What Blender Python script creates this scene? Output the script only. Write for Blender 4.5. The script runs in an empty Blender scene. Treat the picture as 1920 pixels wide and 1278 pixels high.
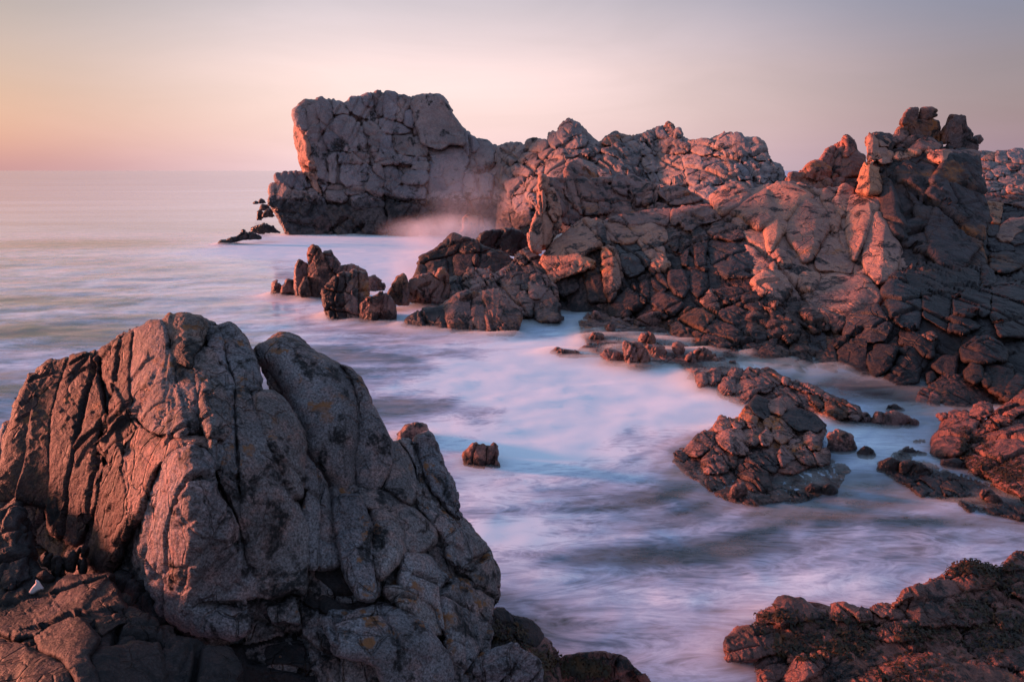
import bpy, math, random
import numpy as np
from mathutils import Vector, Matrix

# ------------------------------------------------------------------ camera, world, sun, exposure
SC = bpy.context.scene
FPX, CX, CY = 1400.0, 960.0, 639.0          # focal length in photo pixels (photo is 1920 x 1278)
CAM_H = 5.0
PITCH = math.atan((CY - 320.0) / FPX)       # the horizon lies at row 320
cam_data = bpy.data.cameras.new('camera')
cam_data.sensor_width = 36.0
cam_data.lens = 36.0 * FPX / 1920.0
cam_data.clip_start = 0.05
cam_data.clip_end = 60000.0
cam = bpy.data.objects.new('camera', cam_data)
SC.collection.objects.link(cam)
cam.location = (0, 0, CAM_H)
cam.rotation_euler = (math.pi / 2 - PITCH, 0, 0)
SC.camera = cam

SUN_EL, SUN_AZ = math.radians(5.5), math.radians(-74.0)     # azimuth from +Y, negative = left
SKY_STRENGTH = 0.05
EXPO = 2.0                                   # 2 ** view exposure
VEIL = 0.44
world = bpy.data.worlds.new('World')
SC.world = world
world.use_nodes = True
nt = world.node_tree
nt.nodes.clear()


def N(tree, kind, **kw):
    n = tree.nodes.new(kind)
    for k, v in kw.items():
        if k == 'inp':
            for kk, vv in v.items():
                n.inputs[kk].default_value = vv
        else:
            setattr(n, k, v)
    return n


def ramp(tree, stops, interp='EASE'):
    r = tree.nodes.new('ShaderNodeValToRGB')
    cr = r.color_ramp
    cr.interpolation = interp
    while len(cr.elements) < len(stops):
        cr.elements.new(0.5)
    for e, (p, c) in zip(cr.elements, stops):
        e.position = p
        e.color = (c[0], c[1], c[2], 1) if not isinstance(c, (int, float)) else (c, c, c, 1)
    return r


def srgb(r, g, b):
    return tuple(((v / 255.0 + 0.055) / 1.055) ** 2.4 for v in (r, g, b))


out = N(nt, 'ShaderNodeOutputWorld')
bg_a = N(nt, 'ShaderNodeBackground')
sky = N(nt, 'ShaderNodeTexSky', sky_type='NISHITA')
sky.sun_disc = False
sky.sun_elevation = SUN_EL
sky.sun_rotation = SUN_AZ
sky.dust_density = 3.0
bg_a.inputs['Strength'].default_value = SKY_STRENGTH
nt.links.new(sky.outputs['Color'], bg_a.inputs['Color'])
# hazy dusk air: a smooth pastel veil, pink low on the sunset side, mauve grey away from it
tc = N(nt, 'ShaderNodeTexCoord')
sep = N(nt, 'ShaderNodeSeparateXYZ')
nt.links.new(tc.outputs['Generated'], sep.inputs[0])


def seen(r, g, b, n):
    """veil colour that shows as this sRGB value at the set exposure on top of the clear-sky share n"""
    return tuple(max(0.0, (v / EXPO - k) / VEIL) for v, k in zip(srgb(r, g, b), n))


UP = [(0.45, (0.27, 0.37, 0.57)), (1.0, (0.18, 0.30, 0.53))]
warm = ramp(nt, [(0.0, seen(222, 170, 162, (.125, .075, .03))), (0.079, seen(222, 180, 168, (.22, .16, .10))), (0.143, seen(215, 192, 182, (.245, .21, .15))),
                 (0.203, seen(206, 191, 188, (.265, .23, .195)))] + UP, 'LINEAR')
cool = ramp(nt, [(0.0, seen(184, 166, 180, (.06, .06, .06))), (0.06, seen(174, 156, 170, (.08, .08, .08))), (0.12, seen(164, 149, 163, (.09, .09, .09))),
                 (0.2, seen(156, 155, 174, (.105, .105, .10)))] + UP, 'LINEAR')
mid = ramp(nt, [(0.0, seen(255, 226, 229, (.06, .06, .05))), (0.12, seen(254, 226, 229, (.07, .08, .08))), (0.15, seen(240, 220, 225, (.07, .09, .09))),
                (0.203, seen(214, 205, 213, (.08, .1, .1)))] + UP, 'LINEAR')
for r_ in (warm, cool, mid):
    nt.links.new(sep.outputs['Z'], r_.inputs[0])
# horizontal bearing, -1 = left (sunset side) .. +1 = right
bear = N(nt, 'ShaderNodeMath', operation='ARCTAN2')
nt.links.new(sep.outputs['X'], bear.inputs[0])
nt.links.new(sep.outputs['Y'], bear.inputs[1])
absb = N(nt, 'ShaderNodeMath', operation='ADD', inp={1: 0.0})
nt.links.new(bear.outputs[0], absb.inputs[0])
m1 = N(nt, 'ShaderNodeMapRange', interpolation_type='SMOOTHSTEP', inp={1: -0.66, 2: -0.16, 3: 0.0, 4: 1.0})
m2 = N(nt, 'ShaderNodeMapRange', interpolation_type='SMOOTHSTEP', inp={1: -0.05, 2: 0.62, 3: 0.0, 4: 1.0})
# beyond the left edge the warm side goes on; behind the camera it fades to the cool one
m3 = N(nt, 'ShaderNodeMapRange', interpolation_type='SMOOTHSTEP', inp={1: -3.14, 2: -1.9, 3: 1.0, 4: 0.0})
for m_ in (m1, m2, m3):
    nt.links.new(absb.outputs[0], m_.inputs[0])
mxa = N(nt, 'ShaderNodeMix', data_type='RGBA')
mxb = N(nt, 'ShaderNodeMix', data_type='RGBA')
mxc = N(nt, 'ShaderNodeMix', data_type='RGBA')
nt.links.new(m1.outputs[0], mxa.inputs[0])
nt.links.new(warm.outputs[0], mxa.inputs[6])
nt.links.new(mid.outputs[0], mxa.inputs[7])
nt.links.new(m2.outputs[0], mxb.inputs[0])
nt.links.new(mxa.outputs[2], mxb.inputs[6])
nt.links.new(cool.outputs[0], mxb.inputs[7])
nt.links.new(m3.outputs[0], mxc.inputs[0])
nt.links.new(mxb.outputs[2], mxc.inputs[6])
nt.links.new(cool.outputs[0], mxc.inputs[7])
# thin high cloud streaks
mp = N(nt, 'ShaderNodeMapping', inp={'Scale': (2.0, 2.0, 9.0), 'Rotation': (0.0, 0.12, 0.0)})
nt.links.new(tc.outputs['Generated'], mp.inputs[0])
cn = N(nt, 'ShaderNodeTexNoise', inp={'Scale': 1.6, 'Detail': 6.0, 'Roughness': 0.55, 'Distortion': 0.6})
nt.links.new(mp.outputs[0], cn.inputs[0])
cm = N(nt, 'ShaderNodeMapRange', inp={1: 0.35, 2: 0.75, 3: 0.94, 4: 1.07})
nt.links.new(cn.outputs[0], cm.inputs[0])
mulc = N(nt, 'ShaderNodeVectorMath', operation='SCALE')
nt.links.new(mxc.outputs[2], mulc.inputs[0])
nt.links.new(cm.outputs[0], mulc.inputs['Scale'])
bg_b = N(nt, 'ShaderNodeBackground')
bg_b.inputs['Strength'].default_value = VEIL
nt.links.new(mulc.outputs[0], bg_b.inputs['Color'])
addw = N(nt, 'ShaderNodeAddShader')
nt.links.new(bg_a.outputs[0], addw.inputs[0])
nt.links.new(bg_b.outputs[0], addw.inputs[1])
nt.links.new(addw.outputs[0], out.inputs['Surface'])

sun_data = bpy.data.lights.new('sun', 'SUN')
sun_data.energy = 5.0
sun_data.angle = math.radians(7.0)
sun_data.color = (1.0, 0.28, 0.18)
sun = bpy.data.objects.new('sun', sun_data)
SC.collection.objects.link(sun)
sd = Vector((math.sin(SUN_AZ) * math.cos(SUN_EL), math.cos(SUN_AZ) * math.cos(SUN_EL), math.sin(SUN_EL)))
sun.rotation_euler = (-sd).to_track_quat('-Z', 'Y').to_euler()

SC.view_settings.view_transform = 'Standard'
SC.view_settings.look = 'None'
SC.view_settings.gamma = 1.0
SC.view_settings.exposure = math.log2(EXPO)
SC.view_settings.use_curve_mapping = False
SC.cycles.max_bounces = 5
SC.cycles.diffuse_bounces = 2
SC.cycles.glossy_bounces = 2
SC.cycles.transparent_max_bounces = 16
SC.cycles.volume_bounces = 1
SC.cycles.use_denoising = True

Q = 1.7            # mesh step in photo pixels
SEED = [0]


# ------------------------------------------------------------------ geometry helpers
def unproject(px, py, D):
    """photo pixel + forward distance (world Y, metres) -> world point"""
    px, py, D = np.broadcast_arrays(np.asarray(px, float), np.asarray(py, float), np.asarray(D, float))
    x = (px - CX) / FPX
    y = -(py - CY) / FPX
    c, s = math.cos(PITCH), math.sin(PITCH)
    dy = c + y * s
    dz = -s + y * c
    t = D / dy
    return np.stack([x * t, D, CAM_H + dz * t], -1)


def water_dist(py):
    y = -(py - CY) / FPX
    c, s = math.cos(PITCH), math.sin(PITCH)
    return CAM_H * (c + y * s) / (s - y * c)


def _hash(i, j, k, seed):
    h = (i.astype(np.uint32) * np.uint32(374761393)) ^ (j.astype(np.uint32) * np.uint32(668265263)) \
        ^ (k.astype(np.uint32) * np.uint32(2147483647)) ^ np.uint32((seed * 2654435761) & 0xffffffff)
    h = (h ^ (h >> np.uint32(13))) * np.uint32(1274126177)
    h = (h ^ (h >> np.uint32(16))) * np.uint32(2246822519)
    h = h ^ (h >> np.uint32(15))
    return (h & np.uint32(0xffffff)).astype(np.float32) * np.float32(1.0 / 16777215.0)


def vnoise(p, seed=0):
    f = np.floor(p)
    t = (p - f).astype(np.float32)
    t = t * t * t * (t * (t * 6 - 15) + 10)
    i = f.astype(np.int64) & 0xffffffff
    i0, j0, k0 = i[:, 0], i[:, 1], i[:, 2]
    i1, j1, k1 = i0 + 1, j0 + 1, k0 + 1
    tx, ty, tz = t[:, 0], t[:, 1], t[:, 2]
    def L(a, b, w):
        return a + (b - a) * w
    a = L(_hash(i0, j0, k0, seed), _hash(i1, j0, k0, seed), tx)
    b = L(_hash(i0, j1, k0, seed), _hash(i1, j1, k0, seed), tx)
    c = L(_hash(i0, j0, k1, seed), _hash(i1, j0, k1, seed), tx)
    d = L(_hash(i0, j1, k1, seed), _hash(i1, j1, k1, seed), tx)
    return L(L(a, b, ty), L(c, d, ty), tz) * 2 - 1


ROT = np.array([[0.00, 0.80, 0.60], [-0.80, 0.36, -0.48], [-0.60, -0.48, 0.64]])


def fbm(p, octaves=4, seed=0, gain=0.5):
    a, s, tot = 1.0, 0.0, 0.0
    q = p
    for o in range(octaves):
        s = s + a * vnoise(q, seed + o * 17)
        tot += a
        a *= gain
        q = (q @ ROT) * 2.03 + 11.3
    return s / tot


def smooth(x):
    x = np.clip(x, 0, 1)
    return x * x * (3 - 2 * x)


def joints(p, R, s, seed):
    """three sets of rock joints: returns (random offset of the piece, distance to the nearest joint / spacing, joint strength)"""
    q = (p @ R) / np.asarray(s)
    ids, ds, sts, prs = [], [], [], []
    prev = None
    for a in range(3):
        x = q[:, a]
        prs.append(prev)
        if prev is not None:
            x = x + 0.9 * prev
        f = np.floor(x)
        z = np.zeros_like(f).astype(np.int64)
        fi = f.astype(np.int64) & 0xffffffff
        j0 = _hash(fi, z + a, z, seed) * 0.7 - 0.35
        j1 = _hash(fi + 1, z + a, z, seed) * 0.7 - 0.35
        lo = x < f + j0
        hi = x > f + 1 + j1
        f = f - lo + hi
        fi = f.astype(np.int64) & 0xffffffff
        j0 = _hash(fi, z + a, z, seed) * 0.7 - 0.35
        j1 = _hash(fi + 1, z + a, z, seed) * 0.7 - 0.35
        d0 = x - (f + j0)
        d1 = (f + 1 + j1) - x
        first = d0 < d1
        d = np.where(first, d0, d1)
        bid = np.where(first, fi, fi + 1)
        st = _hash(bid, z + a, z + 5, seed + 3)
        ids.append(fi)
        ds.append(np.maximum(d, 0) * s[a] / min(s))
        sts.append(st)
        prev = _hash(fi, z + a, z + 9, seed + 7)
    ds = np.stack(ds)
    k = np.argmin(ds, 0)
    d = ds[k, np.arange(ds.shape[1])]
    st = np.stack(sts)[k, np.arange(ds.shape[1])]
    off = _hash(ids[0], ids[1], ids[2], seed + 21) * 2 - 1
    til = 0.0
    for a in range(3):
        t_ = _hash(ids[0], ids[1], ids[2], seed + 25 + a) * 2 - 1
        x = q[:, a] + (0.9 * prs[a] if prs[a] is not None else 0.0)
        til = til + t_ * (x - ids[a].astype(np.int32).astype(float) - 0.5)
    return off + 1.5 * til, d, st


def frame(lean, yaw=20.0, tip=10.0):
    """joint axes: lean = degrees the steep joints lean to the right in the picture plane"""
    a, b, c = math.radians(lean), math.radians(yaw), math.radians(tip)
    M = Matrix.Rotation(b, 3, 'Z') @ Matrix.Rotation(a, 3, 'Y') @ Matrix.Rotation(c, 3, 'X')
    return np.array(M)


def relief(p, R, S, seed, amp=1.0, aspect=(0.7, 1.0, 1.7), rough=1.0, crack=1.0, lump=1.0, sparse=0.3):
    """outward displacement in metres for points p; S = joint spacing in metres"""
    w = np.stack([fbm(p / (S * 2.2), 2, seed + 31 + i) for i in range(3)], -1) * (0.13 * S)
    w2 = np.stack([fbm(p / (S * 0.5), 2, seed + 41 + i) for i in range(3)], -1) * (0.045 * S)
    q = p + w + w2
    sp = [S * a for a in aspect]
    off, d, st = joints(q, R, sp, seed)
    reg = smooth(fbm(p / (S * 1.6), 2, seed + 51) * 1.4 + 0.75)
    st = smooth((st - sparse) * 3.0 + 0.3) * reg
    gate = smooth((st - 0.1) * 5)
    D = 0.03 + lump * 0.12 * off * smooth(d / 0.05) * reg
    D = D - crack * 0.30 * st * np.exp(-(d / 0.040) ** 2) - (0.25 + lump) * 0.045 * (1 - np.clip(d / 0.16, 0, 1)) ** 2 * st
    # smaller joints, in patches
    R2 = np.array(Matrix.Rotation(0.5, 3, 'Y')) @ R
    sp2 = [s_ / 2.9 for s_ in sp]
    off2, d2, st2 = joints(q + 3.1 * S, R2, sp2, seed + 5)
    reg2 = smooth(fbm(p / (S * 1.1), 2, seed + 61) * 2.2 + 0.15)
    D = D + (0.3 if sparse > 0.7 else 0.85) * reg2 * ((0.3 + 0.6 * lump) * 0.055 * off2 * smooth(d2 / 0.08) - crack * 0.085 * st2 * np.exp(-(d2 / 0.10) ** 2)
                    - lump * 0.02 * (1 - np.clip(d2 / 0.35, 0, 1)) ** 2)
    if sparse < 0.7:
        R3 = np.array(Matrix.Rotation(-0.7, 3, 'Y') @ Matrix.Rotation(0.6, 3, 'X')) @ R
        off3, d3, st3 = joints(q * 1.03 + 7.7 * S, R3, [s_ / 7.5 for s_ in sp], seed + 9)
        reg3 = smooth(fbm(p / (S * 0.6), 2, seed + 67) * 2.0 + 0.5)
        D = D + rough * reg3 * (0.018 * off3 * smooth(d3 / 0.12) - crack * 0.018 * st3 * np.exp(-(d3 / 0.14) ** 2))
    f1 = fbm(p / (S * 0.75), 3, seed + 71)
    f2 = fbm(p / (S * 0.16), 3, seed + 81, 0.6)
    pits = np.clip(fbm(p / (S * 0.10), 2, seed + 91) - 0.25, 0, 1)
    D = D + rough * (0.04 * f1 + 0.016 * f2 - 0.03 * pits)
    return D * S * amp


def parse(s, T=(0, 0, 1.0)):
    ox, oy, k = T
    return [(ox + float(a.split(',')[0]) / k, oy + float(a.split(',')[1]) / k) for a in s.split()]


def refine(poly, rng, step=7.0, rag=0.07, cut=0.10, grow=0.0):
    """cut the corners a little and roughen each edge"""
    P = np.array(poly, float)
    n = len(P)
    Cc = []
    for i in range(n):
        a, b = P[i], P[(i + 1) % n]
        Cc.append(a + (b - a) * cut)
        Cc.append(b + (a - b) * cut)
    P = np.array(Cc)
    for _ in range(6):
        Nn = []
        big = False
        for i in range(len(P)):
            a, b = P[i], P[(i + 1) % len(P)]
            Nn.append(a)
            L = np.hypot(*(b - a))
            if L > step:
                big = True
                nrm = np.array([-(b - a)[1], (b - a)[0]]) / L
                Nn.append((a + b) / 2 + nrm * rng.gauss(0, rag * L * 0.7))
        P = np.array(Nn)
        if not big:
            break
    if grow:
        x, y = P[:, 0], P[:, 1]
        area = 0.5 * (x * np.roll(y, -1) - np.roll(x, -1) * y).sum()
        tg = np.roll(P, -1, 0) - np.roll(P, 1, 0)
        nn = np.stack([tg[:, 1], -tg[:, 0]], 1) / np.maximum(np.linalg.norm(tg, axis=1), 1e-6)[:, None]
        P = P + nn * grow * (1 if area > 0 else -1)
    return P


def seg_nearest(pts, P):
    """distance of pts to polygon P and the nearest point on it"""
    A = P
    B = np.roll(P, -1, 0)
    best = np.full(len(pts), 1e18)
    near = np.zeros_like(pts)
    for a, b in zip(A, B):
        d = b - a
        L2 = max(d @ d, 1e-12)
        t = np.clip(((pts - a) @ d) / L2, 0, 1)
        c = a + t[:, None] * d
        e = ((pts - c) ** 2).sum(1)
        m = e < best
        best[m] = e[m]
        near[m] = c[m]
    return np.sqrt(best), near


def inside(pts, P):
    r = np.zeros(len(pts), bool)
    x, y = pts[:, 0], pts[:, 1]
    A = P
    B = np.roll(P, -1, 0)
    for (x0, y0), (x1, y1) in zip(A, B):
        if y0 == y1:
            continue
        c = ((y0 > y) != (y1 > y)) & (x < (x1 - x0) * (y - y0) / (y1 - y0) + x0)
        r ^= c
    return r


class Depth:
    """smooth field of forward distance over the picture from a few measured points"""
    def __init__(self, ctrl):
        c = np.array(ctrl, float)
        self.c = c[:, :2] / 500.0
        v = np.log(c[:, 2])
        n = len(c)
        if n < 3:
            self.w = None
            self.m = v.mean()
            return
        K = self.phi(np.linalg.norm(self.c[:, None] - self.c[None], axis=-1)) + np.eye(n) * 0.01
        Pm = np.concatenate([np.ones((n, 1)), self.c], 1)
        M = np.zeros((n + 3, n + 3))
        M[:n, :n] = K
        M[:n, n:] = Pm
        M[n:, :n] = Pm.T
        if n <= 4:
            M += np.eye(n + 3) * 1e-6
        self.w = np.linalg.lstsq(M, np.concatenate([v, [0, 0, 0]]), rcond=None)[0]
        self.lo, self.hi = v.min() - 0.12, v.max() + 0.12

    @staticmethod
    def phi(r):
        return np.where(r > 1e-9, r * r * np.log(np.maximum(r, 1e-9)), 0)

    def __call__(self, px, py):
        p = np.stack([np.asarray(px, float), np.asarray(py, float)], -1) / 500.0
        if self.w is None:
            return np.full(p.shape[0], math.exp(self.m))
        n = len(self.c)
        r = np.linalg.norm(p[:, None] - self.c[None], axis=-1)
        v = self.phi(r) @ self.w[:n] + self.w[n] + p @ self.w[n + 1:]
        return np.exp(np.clip(v, self.lo, self.hi))


TRIS = [0]


def rock_mesh(name, poly, depth, style, rng, proud=0.0, r=None, facet=1.0, F=None, T=None, step=None,
              relief_scale=1.0, amp=1.0, rag=0.06, cut=0.07, grow=2.0, lump=0.3, sparse=0.45, crack=1.0, behind=None, keep_fn=None):
    """one solid piece of rock: outline poly at its own distance, faceted rounded front, real thickness"""
    P = refine(poly, rng, rag=rag, cut=cut, grow=grow)
    q = step or Q
    facet = facet * style.get('facet', 1.0)
    if behind is None and sparse == 0.45:
        sparse = style.get('sparse', 0.45)
    lo, hi = P.min(0), P.max(0)
    size = hi - lo
    ms = float(min(size))
    half = max(4.0, 0.5 * math.sqrt(size[0] * size[1]))
    q = max(0.9, min(q, ms / 9.0))
    gx = np.arange(lo[0] - q, hi[0] + 2 * q, q)
    gy = np.arange(lo[1] - q, hi[1] + 2 * q, q)
    X, Y = np.meshgrid(gx, gy)
    pts = np.stack([X.ravel(), Y.ravel()], -1)
    ins = inside(pts, P)
    dist, near = seg_nearest(pts, P)
    nx, ny = len(gx), len(gy)
    idx = np.arange(nx * ny).reshape(ny, nx)
    quads = np.stack([idx[:-1, :-1], idx[1:, :-1], idx[1:, 1:], idx[:-1, 1:]], -1).reshape(-1, 4)
    keep = ins[quads].sum(1) >= 2
    quads = quads[keep]
    used = np.unique(quads)
    remap = -np.ones(nx * ny, int)
    remap[used] = np.arange(len(used))
    quads = remap[quads]
    pts, ins, dist, near = pts[used], ins[used], dist[used], near[used]
    e = np.concatenate([quads[:, [0, 1]], quads[:, [1, 2]], quads[:, [2, 3]], quads[:, [3, 0]]])
    key = np.sort(e, 1)
    k = key[:, 0].astype(np.int64) * len(used) + key[:, 1]
    _, inv, cnt = np.unique(k, return_inverse=True, return_counts=True)
    be = e[cnt[inv] == 1]
    isb = np.zeros(len(used), bool)
    isb[be.ravel()] = True
    snap = isb | ~ins
    pts[snap] = near[snap]
    dist[snap] = 0
    c = (lo + hi) / 2
    u = (pts - c) / np.maximum(size / 2, 1)
    capped = F is None
    if F is None:
        # faces follow the same few joint directions everywhere: left-facing, up-facing, right-facing
        ja, jb, jc = (-rng.uniform(0.8, 1.5), rng.uniform(-0.15, 0.15)), (rng.uniform(-0.15, 0.2), -rng.uniform(0.5, 1.1)), (rng.uniform(0.35, 0.9), rng.uniform(-0.2, 0.1))
        x0, y0 = rng.uniform(-0.75, 0.25), rng.uniform(-0.7, 0.0)
        F = [(ja[0], ja[1], ja[0] * -x0), (jc[0], jc[1], -jc[0] * x0), (jb[0], jb[1], -jb[1] * y0)]
        if rng.random() < 0.35:
            F.pop(rng.choice((0, 2)))
        F.append((0.0, 0.05, 0.0))
    fv = np.stack([a * u[:, 0] + b * u[:, 1] + cc for a, b, cc in F])
    kk = 26.0
    fac = np.log(np.exp(kk * fv).sum(0)) / kk
    heff = min(half, 24.0 + 0.30 * (half - 24.0)) if (half > 24.0 and capped) else half
    fmid = 0.5 * (float(np.median(fac)) + fac.min())
    fac = (fac - fmid) * heff * 0.42 * facet
    if r is not None:                                   # rounded shoulder
        t = 1 - np.clip(dist / r, 0, 1)
        edge = r * 1.3 * (1 - np.sqrt(np.clip(1 - t ** 2.6, 0, 1)))
    else:                                               # sharp arris falling into a narrow open joint
        er, ed = style.get('edge', (2.0, 8.0))
        er = min(er, 0.2 * ms)
        t = 1 - np.clip(dist / er, 0, 1)
        edge = ed * t ** 1.2 + 0.07 * ed * (1 - np.clip(dist / (er * 3.5), 0, 1)) ** 2
    D0 = depth(pts[:, 0], pts[:, 1])
    dc = float(depth(np.array([c[0]]), np.array([c[1]]))[0])
    m = dc / FPX                                        # metres per pixel there
    if behind:                                          # the core keeps behind every block that stands on it
        back = np.full(len(pts), -proud)
        for Pb, fb in behind:
            lo_, hi_ = Pb.min(0), Pb.max(0)
            sel = np.nonzero((pts[:, 0] > lo_[0]) & (pts[:, 0] < hi_[0]) & (pts[:, 1] > lo_[1]) & (pts[:, 1] < hi_[1]))[0]
            if len(sel):
                sel = sel[inside(pts[sel], Pb)]
                if len(sel):
                    back[sel] = np.maximum(back[sel], fb(pts[sel]) + 14.0)
        Dd = D0 + (back + edge) * m
    else:
        Dd = D0 + (fac + edge - proud) * m
    if keep_fn is not None:
        def fn(pp, c=c, size=size, F=F, fmid=fmid, half=heff, facet=facet, proud=proud):
            uu = (pp - c) / np.maximum(size / 2, 1)
            f_ = np.stack([a * uu[:, 0] + b * uu[:, 1] + cc for a, b, cc in F])
            return (np.log(np.exp(26.0 * f_).sum(0)) / 26.0 - fmid) * half * 0.42 * facet - proud
        keep_fn.append((P, fn))
    V = unproject(pts[:, 0], pts[:, 1], Dd)
    # walls going back along the line of sight of the piece's own centre
    ray = unproject(c[0], c[1], dc) - np.array([0, 0, CAM_H])
    ray /= np.linalg.norm(ray)
    Tm = (T if T is not None else max(10.0, 0.9 * ms)) * m
    bidx = np.unique(be)
    bm = -np.ones(len(used), int)
    bm[bidx] = np.arange(len(bidx))
    cen = V[bidx].mean(0)
    nr = max(3, min(9, int(Tm / m / (q * 4.0))))
    rings = []
    nb = len(bidx)
    allV = [V]
    for i in range(1, nr + 1):
        s = i / nr
        W = V[bidx] + ray * (Tm * s)
        sh = 1 - 0.30 * s ** 2
        cc_ = cen + ray * (Tm * s)
        W = cc_ + (W - cc_) * sh
        allV.append(W)
    faces = [quads]
    base = len(V)
    pa = be[:, 0]
    pb = be[:, 1]
    prev_a, prev_b = pa, pb
    for i in range(nr):
        na, nb_ = base + i * nb + bm[pa], base + i * nb + bm[pb]
        faces.append(np.stack([prev_b, prev_a, na, nb_], -1))
        prev_a, prev_b = na, nb_
    allV = np.concatenate(allV)
    faces = np.concatenate(faces)
    cap = len(allV)
    allV = np.concatenate([allV, [cen + ray * (Tm * 1.05)]])
    caps = np.stack([prev_b, prev_a, np.full(len(pa), cap)], -1)
    # normals
    def normals(V):
        a, b, c_, d = V[faces[:, 0]], V[faces[:, 1]], V[faces[:, 2]], V[faces[:, 3]]
        fn = np.cross(c_ - a, d - b)
        n_ = np.zeros_like(V)
        for j in range(4):
            for ax in range(3):
                n_[:, ax] += np.bincount(faces[:, j], fn[:, ax], len(V))
        return n_ / np.maximum(np.linalg.norm(n_, axis=1), 1e-9)[:, None]
    n_ = normals(allV)
    vc = V.mean(0)
    if (n_[:len(V)] * (np.array([0, 0, CAM_H]) - V)).sum() < 0:
        faces = faces[:, ::-1]
        caps = caps[:, ::-1]
        n_ = -n_
    S = style['S'] * style.get('m0', m) * relief_scale
    D = relief(allV, style['R'], S, style['seed'] + rng.randrange(1000) * 0, amp * style.get('amp', 1.0),
               style.get('aspect', (0.7, 1.0, 1.7)), style.get('rough', 1.0) / relief_scale, style.get('crack', 1.0) * crack, lump, sparse)
    lim = 0.30 * ms * m
    D = np.clip(D, -lim, lim)
    D[cap] = 0
    allV = allV + n_ * D[:, None]
    ce = cen + ray * Tm * 0.4
    allV = allV - ce
    me = bpy.data.meshes.new(name)
    nf, nc = len(faces), len(caps)
    me.vertices.add(len(allV))
    me.vertices.foreach_set('co', allV.astype(np.float32).ravel())
    loops = np.concatenate([faces.ravel(), caps.ravel()]).astype(np.int32)
    me.loops.add(len(loops))
    me.loops.foreach_set('vertex_index', loops)
    me.polygons.add(nf + nc)
    st = np.concatenate([np.arange(nf) * 4, nf * 4 + np.arange(nc) * 3]).astype(np.int32)
    me.polygons.foreach_set('loop_start', st)
    me.update(calc_edges=True)
    me.polygons.foreach_set('use_smooth', np.ones(nf + nc, bool))
    TRIS[0] += nf * 2 + nc
    return me, ce


def link(o, parent=None):
    SC.collection.objects.link(o)
    if parent is not None:
        o.parent = parent
        o.location = o.location - parent.location
    return o


def tint(rng, k=0.13, warm=0.0):
    b = 1 + rng.uniform(-k, k)
    w = rng.uniform(-0.05, 0.07) + warm
    return (b * (1 + w), b, b * (1 - w), 1)


def formation(name, label, cat, ctrl, style, mat, blocks, core=None, T=(0, 0, 1.0), group=None, part='block',
              core_back=16.0, core_T=140.0, relief_scale=1.0, step=None, solo=False, cutcore=0.1):
    """a body of rock: an Empty at its foot, a solid core and the separate joint blocks that stand proud of it"""
    SEED[0] += 1
    rng = random.Random(SEED[0] * 101)
    dep = Depth(ctrl)
    style = dict(style)
    if core is not None:
        pc = np.mean(np.array(parse(core, T)), 0)
        style['m0'] = float(dep(pc[:1], pc[1:])[0]) / FPX
    items = []
    fns = []
    for b in blocks:
        if isinstance(b, str):
            b = (b, {})
        s, o = b
        o = dict(o)
        Tb = o.pop('Z', T)
        nm = o.pop('name', part)
        mt = o.pop('mat', mat)
        lab = o.pop('label', None)
        dd = o.pop('D', None)
        rs = o.pop('rs', relief_scale * 1.5)
        tn = o.pop('tint', None)
        dp = Depth([(0, 0, dd)]) if dd else dep
        if 'proud' not in o:
            o['proud'] = rng.uniform(-3, 4)
        me, ce = rock_mesh(nm, parse(s, Tb), dp, style, rng, relief_scale=rs, step=step, keep_fn=fns, **o)
        items.append((nm, me, ce, mt, {'label': lab, 'tint': tn}))
    if core is not None:
        me, ce = rock_mesh('rock_core', parse(core, T), dep, style, rng, proud=-core_back, r=14, facet=0.0,
                           T=core_T, relief_scale=relief_scale, step=2.9, rag=0.05, cut=cutcore, amp=1.0, lump=0.45, sparse=0.3, behind=fns)
        items.append(('rock_core', me, ce, mat, {}))
    if solo and len(items) == 1:
        nm, me, ce, mt, ex = items[0]
        o = bpy.data.objects.new(name, me)
        me.name = name
        me.materials.append(mt)
        o.color = ex.get('tint') or tint(rng)
        o.location = Vector(ce)
        link(o)
        o['label'] = label
        o['category'] = cat
        if group:
            o['group'] = group
        return o
    root = bpy.data.objects.new(name, None)
    c = np.mean([i[2] for i in items], 0)
    root.location = (c[0], c[1], max(0.0, min(i[2][2] for i in items) - 0.2))
    root.empty_display_size = 0.3
    link(root)
    root['label'] = label
    root['category'] = cat
    if group:
        root['group'] = group
    for nm, me, ce, mt, ex in items:
        o = bpy.data.objects.new(nm, me)
        me.materials.append(mt)
        o.color = ex.get('tint') or tint(rng)
        o.location = Vector(ce)
        link(o, root)
        if ex.get('label'):
            o['label'] = ex['label']
    return root


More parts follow.
